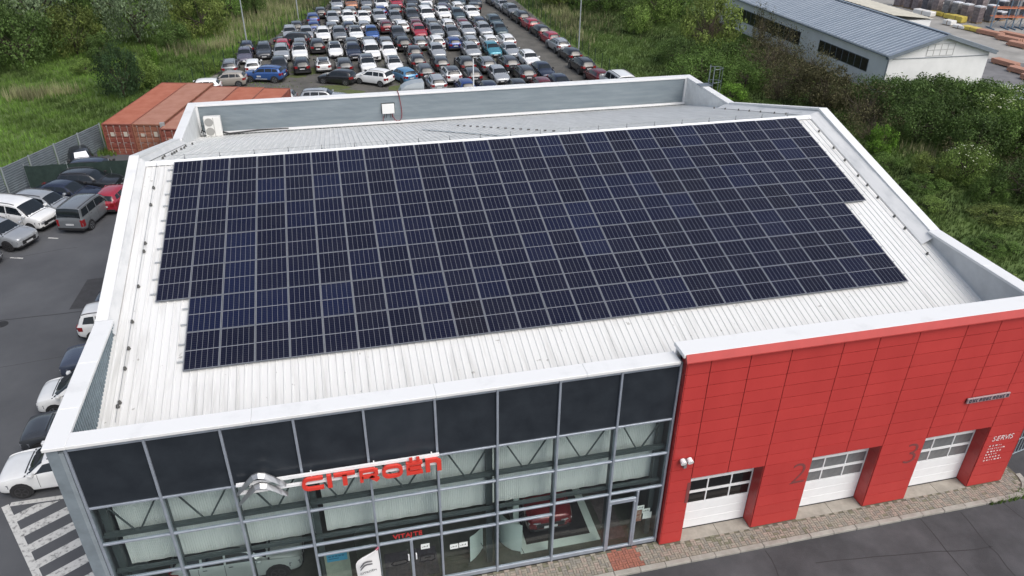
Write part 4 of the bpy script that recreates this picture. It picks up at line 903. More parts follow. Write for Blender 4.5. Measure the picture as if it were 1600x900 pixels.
    for yy in (-.108,.108):
        for k in range(5):
            a = 2*pi*k/5
            q = [(rr*cos(a+d), yy, rr*sin(a+d)) for rr, d in ((.12*r,-.6),(.66*r,-.17),(.66*r,.17),(.12*r,.6))]; mr.add(q, [(0,1,2,3)])
        q = [(rr*cos(2*pi*k/16), yy*1.002, rr*sin(2*pi*k/16)) for rr in (.62*r,.72*r) for k in range(16)]; mr.add(q, [(k,(k+1)%16,16+(k+1)%16,16+k) for k in range(16)])
    if near: wm = mb.mesh('wheel', tyre_m, True, 40); rm = mr.mesh('rim', rim_m)
    else: nf = len(mb.f); mb.add(mr.v, mr.f, 1); wm = mb.mesh('wheel', [tyre_m, rim_m], False); rm = None
    for x in (wx,-wx):
        for s in (1,-1): out.append(('wheel', wm, (x, s*(w-.075), r), rm))
    for s in (1,-1):
        A, Bq, Cq = K['st'][0], K['st'][1], K['st'][2]; hz = A[2]
        mb = MB(); mb.prism([(p, q*s) for p, q in ((L2+.010,.40),(L2-.004,A[4]*.96),(Bq[0]-.004,Bq[4]+.012),(Cq[0]-.04,Cq[4]+.006),(Cq[0]-.04,Cq[4]-.12),(L2-.14,.40))][::s], 'z', hz-.14, hz+.035); out.append(('headlight', mb.mesh('headlight', headl), None))
        mb = MB(); mb.prism([(p, q*s) for p, q in ((L2+.016,.50),(L2+.002,A[4]*.95),(Bq[0]+.002,Bq[4]+.014),(Bq[0]-.1,Bq[4]-.1),(L2-.1,.5))][::s], 'z', hz-.02, hz+.005); out.append(('daytime_light', mb.mesh('daytime_light', plate_w), None))
        A, Bq, Cq = K['st'][-1], K['st'][-2], K['st'][-3]; hz = Bq[2]; tz = .42 if kind == 'van' else .2
        mb = MB(); mb.prism([(p, q*s) for p, q in ((-L2-.012,A[4]*.62 if kind != 'van' else A[4]*.86),(-L2-.004,A[4]*.97),(Bq[0],Bq[4]+.010),(Bq[0]+.22,(Bq[4]+Cq[4])/2+.02),(Bq[0]+.22,Cq[4]-.12),(-L2+.1,A[4]*.62))][::-s], 'z', hz-.10-tz, hz-.06); out.append(('tail_light', mb.mesh('tail_light', taill), None))
        mb = MB(); p = S(3.35, 4.1); mb.bbox(p.x-.1, min(s*p.y, s*(p.y+.2)), p.z+.02, p.x+.08, max(s*p.y, s*(p.y+.2)), p.z+.17, .03); out.append(('wing_mirror', mb.mesh('wing_mirror', trim), None))
    f0, fN = K['st'][0], K['st'][-1]
    mb = MB(); mb.bbox(L2-.03, -f0[4]*.82, f0[2]-.27, L2+.012, f0[4]*.82, f0[2]-.03, .008); mb.bbox(L2-.05, -f0[4]*.95, f0[1]-.02, L2+.02, f0[4]*.95, f0[1]+.08, .008); out.append(('grille', mb.mesh('grille', trim), None))
    mb = MB(); mb.bbox(-L2-.02, -fN[4]*.98, fN[1]-.06, -L2+.06, fN[4]*.98, fN[1]+.12, .01); out.append(('rear_bumper', mb.mesh('rear_bumper', trim), None))
    mb = MB(); mb.box(L2+.013, -.26, f0[1]+.1, L2+.024, .26, f0[1]+.21); out.append(('number_plate', mb.mesh('number_plate', plate_w), None))
    mb = MB(); mb.box(-L2-.03, -.26, (fN[1]+fN[2])/2+.02, -L2-.0, .26, (fN[1]+fN[2])/2+.13); out.append(('number_plate', mb.mesh('number_plate', plate_w), None))
    if kind in ('suv','wagon','van','mpv'):
        for s in (1,-1):
            mb = MB(); P = [S(4.2+.28*k, 5.9) for k in range(11)]; mb.tube([(p.x, p.y*s, p.z+.035) for p in P], .022, 5); out.append(('roof_rail', mb.mesh('roof_rail', rail_s), None))
    if near:
        for s in (1,-1):
            for u in (3.62,5.0,6.15): mb = MB(); patch(S, mb, u-.012, u+.012, .9, 4.05, .003, s, 1, 6); out.append(('door_seam', mb.mesh('door_seam', trim), None))
        mb = MB()
        for s in (1,-1): patch(S, mb, 2.93, 3.02, 4.3, 8, .004, s, 1, 4)
        out.append(('cowl_seam', mb.mesh('cowl_seam', trim), None))
        for s in (1,-1):
            for u in (4.72,5.85): mb = MB(); patch(S, mb, u-.1, u+.1, 3.35, 3.6, .022, s, 1, 1); out.append(('door_handle', mb.mesh('door_handle', trim), None))
    mb = MB()
    for s in (1,-1): patch(S, mb, 3.98, 7.05, 5.25, 8, .006, s, 8, 3)
    roofme = mb.mesh('roof_panel', roof_black, True)
    CARME[key] = (out, roofme); return CARME[key]
PAINT = dict(white=(.72,.73,.73), whiteblack=(.70,.71,.71), silver=(.36,.38,.40), grey=(.19,.205,.22), charcoal=(.055,.06,.068), black=(.013,.014,.017), navy=(.02,.028,.055), blue=(.018,.05,.20), midblue=(.035,.10,.30), lightblue=(.10,.26,.44), cyan=(.06,.26,.34), teal=(.055,.085,.10), red=(.30,.018,.035), darkred=(.14,.014,.022), beige=(.28,.26,.23), orange=(.38,.17,.09), purplegrey=(.12,.115,.155))
WORD = dict(whiteblack='white', lightblue='light blue', darkred='dark red', midblue='bright blue', purplegrey='purple grey', cyan='turquoise', teal='dark teal', charcoal='charcoal grey', navy='navy blue', orange='brownish orange')
KW = dict(hatch='hatchback', suv='suv', sedan='saloon car', wagon='estate car', mpv='minivan', van='van')
def paint(c):
    nm = 'car_paint_'+c
    if nm in MATS: return MATS[nm]
    light = c in ('white','whiteblack','beige')
    return M(nm, PAINT[c], .32 if light else .27, metal=0 if light or c in ('red','black') else .35, coat=.7, var=.05, scale=1.5)
def car(x, y, a, col, kind, label, group=None, near=False, z=G, pm=None, dark_rims=False, plainroof=False):
    parts, roofme = carmesh(kind, near)
    t = thing('parked_car' if kind != 'van' else 'parked_van', (x,y,z), label, 'van' if kind == 'van' else 'car', group, R(a))
    pt = pm or paint(col)
    for q in parts:
        o = obj(q[0], q[1], t, q[2])
        if q[0] == 'body' or (q[0] == 'wing_mirror' and col in ('white','silver','red')):
            o.material_slots[0].link = 'OBJECT'; o.material_slots[0].material = pt
            if q[0] == 'body' and kind in ('sedan','hatch') and col != 'whiteblack': o.material_slots[1].link = 'OBJECT'; o.material_slots[1].material = pt
        if q[0] == 'wheel' and len(q) > 3 and q[3]:
            rr = obj('rim', q[3], o)
            if dark_rims: rr.material_slots[0].link = 'OBJECT'; rr.material_slots[0].material = rim_d
    if (col == 'whiteblack' or (near and kind == 'suv' and col == 'grey')) and not plainroof: obj('roof_panel', roofme, t)
    return t
# --- close cars on the left parking
GL = 'cars parked on the left asphalt'
car(-3.1,34.75,74.3,'grey','van','silver grey high roofed van seen from behind, parked beside the white one', GL, True)
car(-7.2,34.9,-27,'white','van','white high roofed van nosing out of its bay beside the silver van', GL, True)
car(-7.75,32.2,-27,'silver','suv','silver suv with dark grille in front of the white van', GL, True, dark_rims=True)
car(-8.95,29.75,-27,'charcoal','hatch','dark grey car cut by the left edge of the photo', GL, True)
car(-6.15,36.7,-24,'silver','wagon','silver estate car with roof rails behind the white van', GL, True)
car(-5.2,38.55,-20,'navy','sedan','dark navy saloon between the silver estate and the netting fence', GL, True)
car(-4.1,40.15,-12,'black','suv','black car with blue sheen parked along the netting fence', GL, True, plainroof=True)
car(-1.75,37.2,78,'red','hatch','red hatchback half hidden by the white roof edge', GL, True)
car(-3.9,42.75,-5,'navy','wagon','blue roofed estate car standing behind the green netting fence', GL, True)
bw = car(-5.75,45.1,-70,'black','hatch','black car with a white sheet over its windscreen by the metal fence', GL, True)
mb = MB(); mb.add([(.3,-.42,1.42),(.3,.42,1.42),(1.05,.55,.985),(1.05,-.55,.985)], [(0,1,2,3)]); o = obj('windscreen_sheet', mb.mesh('windscreen_sheet', M('sheet_white', (.8,.81,.82), .7)), None, (-5.75,45.1,G+.03), (0,0,R(-70)), 'white sheet lying over the windscreen of the black car', 'sheet')
GB = 'cars nosed in along the left showroom wall'
car(1.95,22.3,180,'navy','hatch','dark blue car just peeping past the roof edge, farthest of the wall row', GB, True)
car(1.9,19.7,0,'white','mpv','white car backed outwards with a red tail light beside the left wall', GB, True)
car(1.95,16.35,180,'grey','suv','blue grey car with its bonnet showing past the roof edge', GB, True, plainroof=True, pm=M('car_paint_bluegrey', (.07,.085,.125), .27, metal=.35, coat=.7))
car(1.5,13.7,180,'white','mpv','white minivan with a dark sloping windscreen beside the left wall', GB, True)
car(1.7,11.05,180,'charcoal','suv','dark grey suv between the two white cars at the left wall', GB, True, plainroof=True)
car(1.6,8.6,180,'white','suv','white suv with black wheels nearest the striped marking', GB, True, dark_rims=True)
# --- inside the showroom
car(8.95,2.25,0,'silver','suv','pale silver suv displayed inside behind the left panes', None, True, .0, plainroof=True, dark_rims=True, pm=M('car_paint_pale', (.45,.50,.49), .3, metal=.3, coat=.7))
car(20.25,3.3,-90,'red','suv','dark red suv displayed on the black carpet inside the showroom', None, True, .04, plainroof=True, pm=M('car_paint_showred', (.16,.012,.016), .25, metal=.2, coat=.8))
car(23.0,5.6,-90,'black','hatch','black hatchback displayed deep inside behind the single glass door', None, True, .0)
# --- white van behind the rear parapet
car(43.0,56.3,93,'white','van','white high roofed van showing just above the rear parapet at the right', None, True).scale = (1.2,1.1,1.3)
# --- the big back lot: row x y heading colour kind facing
LOT = """
1 7.25 68.10 163 midblue suv X
1 3.44 67.08 175 beige hatch X
1 1.09 64.52 178 white hatch X
1 14.82 65.74 153 black hatch X
1 18.63 64.66 143 white mpv X
1 21.79 65.39 112 lightblue hatch X
1 13.27 58.52 -8 silver wagon X
1 8.64 59.12 172 grey hatch X
2 24.77 61.33 92 silver suv B
2 27.56 59.72 92 blue hatch B
2 29.76 58.66 92 navy sedan B
2 32.80 58.71 92 black hatch B
2 35.49 58.81 92 darkred hatch B
2 37.66 58.89 -88 navy sedan F
3 3.36 72.74 92 grey wagon B
3 5.84 72.18 92 white hatch B
3 8.71 71.18 -88 black suv F
3 11.10 71.36 92 black suv B
3 13.45 71.57 92 whiteblack hatch B
3 15.72 70.16 92 charcoal suv B
3 18.32 70.14 -88 whiteblack mpv F
3 21.27 69.64 -88 whiteblack hatch F
3 24.21 66.51 92 charcoal wagon B
3 26.85 64.33 92 whiteblack suv B
3 29.07 63.95 92 charcoal hatch B
3 31.95 63.26 -88 silver hatch F
3 34.74 63.18 92 charcoal suv B
3 37.20 64.16 -88 navy sedan F
4 23.95 71.06 92 black hatch B
4 26.45 69.62 92 charcoal hatch B
4 29.13 68.32 92 black suv B
4 31.39 67.69 92 grey suv B
4 34.03 67.71 92 charcoal suv B
4 36.79 68.78 -88 white suv F
5 4.66 77.22 -88 purplegrey hatch F
5 6.73 79.19 -88 charcoal wagon F
5 8.81 77.36 -88 silver suv F
5 10.88 77.31 -88 whiteblack suv F
5 15.02 77.88 -88 whiteblack hatch F
5 17.09 76.56 -88 navy suv F
5 19.16 75.50 -88 white van F
5 21.23 76.28 -88 white hatch F
5 24.11 75.28 92 black hatch B
5 26.92 75.05 -88 silver hatch F
5 30.90 73.98 -88 silver suv F
5 33.64 74.63 -88 cyan hatch F
5 35.71 73.82 -88 silver sedan F
6 4.66 81.57 92 navy hatch B
6 8.83 81.73 92 red hatch B
6 10.89 81.73 92 grey hatch B
6 12.95 80.33 92 black suv B
6 17.09 80.93 92 charcoal hatch B
6 19.16 80.07 92 charcoal suv B
6 21.23 80.50 92 grey hatch B
6 23.30 79.65 92 black suv B
6 25.37 79.73 92 grey hatch B
6 27.43 79.42 92 white suv B
6 29.50 78.89 92 blue hatch B
6 31.57 78.50 92 silver suv B
6 34.13 79.06 92 white hatch B
6 36.20 78.44 92 white suv B
7 9.95 84.65 165 black wagon X
7 9.65 87.73 -88 silver suv F
7 11.72 87.57 -88 silver hatch F
7 13.79 86.04 -88 white suv F
7 15.86 85.98 -88 grey suv F
7 17.93 85.82 -88 whiteblack suv F
7 20.00 86.40 -88 midblue hatch F
7 23.30 84.61 -88 charcoal suv F
7 26.21 86.24 -88 red hatch F
7 28.27 85.39 -88 grey suv F
7 30.34 84.56 -88 grey hatch F
7 32.42 85.28 -88 silver suv F
7 34.69 85.13 -88 silver suv F
7 36.92 85.43 -88 teal hatch F
8 10.43 92.10 92 black hatch B
8 12.67 91.79 92 blue hatch B
8 14.99 90.65 92 grey hatch B
8 17.21 90.52 92 navy hatch B
8 19.27 90.62 92 silver hatch B
8 22.07 89.68 92 darkred suv B
8 24.14 89.13 92 white suv B
8 26.21 90.51 92 darkred hatch B
8 28.27 89.92 92 grey suv B
8 30.35 88.93 92 white suv B
8 32.51 89.66 92 darkred hatch B
8 34.85 89.65 92 navy suv B
8 37.17 89.80 -88 teal suv F
9 12.62 96.46 92 blue suv B
9 15.33 96.91 -88 silver hatch F
9 17.49 96.45 -88 white suv F
9 19.61 96.36 -88 white hatch F
9 21.80 96.31 -88 silver suv F
9 24.02 96.02 -88 grey hatch F
9 26.47 96.27 -88 charcoal suv F
9 28.54 96.06 -88 white van F
9 31.06 96.81 -88 white suv F
9 33.13 96.40 -88 teal hatch F
9 35.19 96.46 -88 white suv F
10 13.73 101.28 92 black hatch B
10 15.96 101.13 92 grey hatch B
10 18.03 100.91 92 grey hatch B
10 20.26 100.79 92 grey hatch B
10 22.33 100.75 92 blue hatch B
10 24.39 100.39 92 charcoal suv B
10 26.91 100.92 92 charcoal suv B
10 28.99 100.63 92 grey suv B
10 31.66 101.55 92 purplegrey sedan B
10 33.74 100.98 92 white suv B
10 36.29 100.98 92 black hatch B
11 16.27 106.77 -88 silver suv F
11 18.43 106.93 -88 orange suv F
11 20.74 107.75 -88 grey hatch F
11 22.90 105.32 -88 white suv F
11 25.29 106.94 -88 red hatch F
11 27.70 107.35 -88 charcoal hatch F
11 29.76 106.15 -88 white hatch F
11 32.51 106.50 -88 black hatch F
11 35.06 106.62 -88 teal hatch F
11 37.25 105.35 -88 charcoal suv F
20 42.36 60.80 95 darkred hatch B
20 42.07 65.30 95 black suv B
20 42.32 70.66 95 black hatch B
20 42.13 75.11 95 silver suv B
20 42.29 79.57 95 red hatch B
20 42.11 83.87 95 black hatch B
20 41.88 88.18 95 red hatch B
20 41.58 92.64 95 black suv B
20 41.40 97.37 -85 grey suv F
20 41.09 101.83 -85 silver hatch F
20 40.62 106.14 -85 charcoal hatch F
"""
rows = {}
for ln in LOT.strip().split('\n'):
    w = ln.split(); rows.setdefault(int(w[0]), []).append((float(w[1]), float(w[2]), float(w[3]), w[4], w[5], w[6]))
for r_, L_ in rows.items():
    L_.sort(key=(lambda q: q[1]) if r_ == 20 else (lambda q: q[0]))
    for i, (x, y, a, c, k, fc) in enumerate(L_):
        cw = WORD.get(c, c); kw = KW[k]
        two = ' with black roof' if c == 'whiteblack' else ''
        if r_ == 20: lab = f'{cw} {kw}, {ORD[i]} from the front in the line along the right fence'
        elif r_ == 1: lab = {(0,):''}.get((i,), '') or f'{cw} {kw} parked crosswise at the lot front, {ORD[i]} from the left there'
        else:
            face = 'nose' if fc == 'F' else ('tail' if fc == 'B' else 'flank')
            lab = f'{cw} {kw}, {face} to camera, {ORD[i]} from left in {ORD[r_-2]} row of lot'
        t = car(x, y, a, c, k, lab, 'cars parked in the back lot')
        if c == 'midblue' and k == 'suv' and r_ == 1:
            mb = MB(); mb.box(.1,.936,.62,.55,.942,.78); mb.box(-.55,.936,.42,.7,.942,.47); obj('side_lettering', mb.mesh('side_lettering', plate_w), t)
            mb = MB(); mb.box(-.2,-.942,.62,.4,-.936,.78); obj('side_lettering', mb.mesh('side_lettering', plate_w), t)
# ------------------------------------------------------------------ vegetation
leafm = {k: M('leaves_'+k, c, .65, leaf=True, objrand=.15, spec=.25) for k, c in dict(dark=(.072,.120,.034), mid=(.098,.168,.040), light=(.145,.22,.055), yellow=(.14,.185,.05), grey=(.17,.23,.135), shade=(.042,.080,.034), brown=(.088,.084,.042), bright=(.11,.21,.03)).items()}
bark = M('bark', (.045,.036,.027), .9, var=.25, scale=5); twig_m = M('dry_twigs', (.10,.078,.055), .9, var=.25, scale=4); blossom = M('white_blossom', (.62,.64,.48), .7)
def crownmesh(name, seed, nclump, nleaf, ls, rough=.28, top=.0, flowers=0, twigs=0):
    g = np.random.default_rng(seed); C = []
    while len(C) < nclump:
        p = g.normal(size=3); p /= np.linalg.norm(p); p *= g.uniform(.35,1)**.5
        if p[2] < -.75: continue
        p[2] = p[2]*.5+.5; C.append(p)
    C = np.array(C); cr = g.uniform(.14,.30,nclump); tint = g.uniform(.5,1.5,nclump)
    idx = g.integers(0, nclump, nleaf); d = g.normal(size=(nleaf,3)); d /= np.linalg.norm(d,axis=1)[:,None]
    rr = g.uniform(.35,1,nleaf)**.5*cr[idx]; P = C[idx]+d*rr[:,None]*np.array([1,1,.8]); P += g.normal(size=P.shape)*rough*.09; P[:,2] = np.maximum(P[:,2], .015)
    nn = d*.6+g.normal(size=(nleaf,3))*.7+np.array([0,0,.5]); nn /= np.linalg.norm(nn,axis=1)[:,None]
    a = np.cross(nn, g.normal(size=(nleaf,3))); a /= np.linalg.norm(a,axis=1)[:,None]; b = np.cross(nn, a); s = ls*g.uniform(.55,1.35,nleaf)[:,None]
    V = np.stack([P-a*s, P+b*s*.55, P+a*s*1.1, P-b*s*.55],1).reshape(-1,3); T = tint[idx]*g.uniform(.75,1.25,nleaf)
    mi = np.zeros(nleaf, int)
    me = bpy.data.meshes.new(name); K = nleaf
    me.vertices.add(4*K); me.vertices.foreach_set('co', V.ravel()); me.loops.add(4*K); me.loops.foreach_set('vertex_index', np.arange(4*K))
    me.polygons.add(K); me.polygons.foreach_set('loop_start', np.arange(0,4*K,4)); me.polygons.foreach_set('loop_total', np.full(K,4))
    at = me.color_attributes.new('tint','FLOAT_COLOR','CORNER'); t = np.repeat(T,4); at.data.foreach_set('color', np.c_[t,t,t*.95,np.ones(4*K)].ravel())
    me.update(); return me, C, cr
def bareframe(C, seed, r=.02, twigs=0):
    g = random.Random(seed); mb = MB(); mb.tube([(0,0,-.05),(.02,.01,.25),(.0,.02,.55)], r*2.2, 6, r1=r*.9)
    for c in list(C)[:14]:
        z0 = g.uniform(.02,.4); mid = (c[0]*.45+g.uniform(-.06,.06), c[1]*.45+g.uniform(-.06,.06), (z0+c[2])/2)
        mb.tube([(0.01,.01,z0), mid, tuple(c)], r, 4, r1=r*.25)
    return mb.mesh('trunk', bark)
CR = {}
for key, args in dict(a=(11,60,5200,.034), b=(12,46,4600,.038), c=(13,75,6000,.030), d=(14,52,5200,.034), e=(15,90,7000,.027)).items():
    me, C, cr = crownmesh('crown_'+key, *args); CR[key] = (me, bareframe(C, args[0], .018))
me, C, cr = crownmesh('crown_sparse', 21, 40, 1500, .030); CR['sparse'] = (me, bareframe(C, 21, .014))
me, C, cr = crownmesh('crown_twiggy', 22, 60, 2300, .024, .6); CR['twiggy'] = (me, bareframe(C, 22, .014))
g = random.Random(5); mb = MB()
for k in range(420):
    a = g.uniform(0,2*pi); e = g.uniform(.1,1.45); r0 = g.uniform(0,.5); p = Vector((cos(a)*r0*cos(e), sin(a)*r0*cos(e), .05+r0*sin(e)*.8)); L = g.uniform(.2,.5)
    d = Vector((cos(a+g.uniform(-.6,.6))*cos(e), sin(a+g.uniform(-.6,.6))*cos(e), sin(e))).normalized(); q = p+d*L
    w = .0045; n = d.cross(Vector((g.gauss(0,1),g.gauss(0,1),g.gauss(0,1)))).normalized()*w
    mb.add([tuple(p-n),tuple(p+n),tuple(q)], [(0,1,2)])
ME_TW = mb.mesh('twigs', twig_m)
FLW = {}
def flowers(seed, n):
    if seed in FLW: return FLW[seed]
    g = random.Random(seed); mb = MB()
    for k in range(n):
        a, e = g.uniform(0,2*pi), g.uniform(.15,1.5); r = g.uniform(.92,1.08); p = Vector((cos(a)*cos(e)*r, sin(a)*cos(e)*r, .5+.5*sin(e)*r*1.02)); s = g.uniform(.012,.026)
        for q in range(3):
            o = Vector((g.uniform(-s,s),g.uniform(-s,s),g.uniform(-s,s)*.4)); mb.add([tuple(p+o+Vector((-s,-s*.6,0))),tuple(p+o+Vector((s,-s*.5,.006))),tuple(p+o+Vector((s*.7,s,0))),tuple(p+o+Vector((-s*.8,s*.9,.006)))], [(0,1,2,3)])
    FLW[seed] = mb.mesh('blossom', blossom); return FLW[seed]
def plant(name, x, y, rx, h, crown, leaf, lab, cat='bush', group=None, ry=None, tw=False, fl=0, trunkh=0):
    t = thing(name, (x,y,G), lab, cat, group, rng.uniform(0,6.28)); me, fr = CR[crown]; ry = ry or rx*rng.uniform(.85,1.1)
    o = obj('crown', me, t, (0,0,trunkh)); o.scale = (rx,ry,h-trunkh)
    key = 'crown_%s_%s' % (crown, leaf)
    if not me.materials: me.materials.append(leafm[leaf])
    o.material_slots[0].link = 'OBJECT'; o.material_slots[0].material = leafm[leaf]
    o = obj('trunk', fr, t, (0,0,0)); o.scale = (rx,ry,h)
    if tw: o = obj('twigs', ME_TW, t); o.scale = (rx*1.05,ry*1.05,h*1.05)
    if fl: o = obj('blossom', flowers(fl, 55), t); o.scale = (rx*.96,ry*.96,h*.98)
    return t
GLT = 'trees and bushes in the left field'; GRT = 'bushes and trees on the right bank'
def many(group, L):
    for q in L: plant(*q[:-1], group=group, **q[-1]) if isinstance(q[-1], dict) else plant(*q, group=group)
many(GLT, [
 ('tree',-19.5,79.5,4.4,6.2,'c','dark','big dark leafy tree at the left photo edge nearest the fence','tree',{}),
 ('tree',-15,84,3.6,5.6,'a','yellow','bushy tree with yellowish top beside the big dark one','tree',{}),
 ('tree',-26,84,5.5,7.5,'d','dark','dark tree cut by the left photo edge above the field','tree',{}),
 ('tree',-23,97,6,9.5,'b','grey','greyish tall tree in the upper left corner','tree',{}),
 ('tree',-14.5,98,4.2,9.5,'a','dark','dark tall tree between the grey corner tree and the willow','tree',{}),
 ('tree',-8.8,88.5,4.4,8.4,'e','grey','tall grey green willow with a rounded crown in the left field','tree',{'trunkh':.6}),
 ('tree',-3.2,94.5,1.6,8.5,'a','dark','narrow dark tree just right of the willow','tree',{}),
 ('tree',-1.3,91,3.4,5.6,'d','yellow','olive green round tree right of the willow','tree',{}),
 ('bush',-6.2,64.5,2.3,5.0,'c','shade','dense dark green bush standing alone behind the containers','bush',{}),
 ('bush',-5.0,68.0,2.0,3.0,'b','light','paler bush just behind the lone dense one','bush',{}),
 ('bush',-5.2,76.2,.9,2.3,'b','bright','small elder bush with pale flowers left of the lot','bush',{'fl':61}),
 ('bush',1.2,105,3.5,4.2,'d','mid','bush behind the tall near lamp post at the photo top','bush',{}),
 ('bush',4.6,104,1.6,5.4,'a','dark','upright bush right behind the near lamp post top','bush',{}),
 ('bush',-5.2,104,3.5,5.5,'c','yellow','broad olive bush at the photo top right of the willow','bush',{}),
 ('bush',-11.5,80.5,2.2,2.8,'b','dark','low dark bush at the foot of the willow, left side','bush',{}),
 ('bush',-4.6,86.2,2.4,2.8,'d','dark','low dark bush at the foot of the olive tree','bush',{}),
 ('bush',9.5,118,4,5,'a','mid','distant bush above the reeds at the photo top','bush',{}),
 ('tree',-33,104,6,9,'c','mid','distant tree beyond the upper left corner','tree',{}),
 ('bush',-11.9,74.5,1.5,1.5,'b','light','low light bush in the grass of the left field','bush',{}),
 ('bush',1.2,72.5,1.3,1.6,'d','light','low bush against the left lot fence by the beige hatchback','bush',{}),
 ('bush',-2.8,57.5,1.4,2.2,'a','mid','bush squeezed between the containers and the field','bush',{}),
])
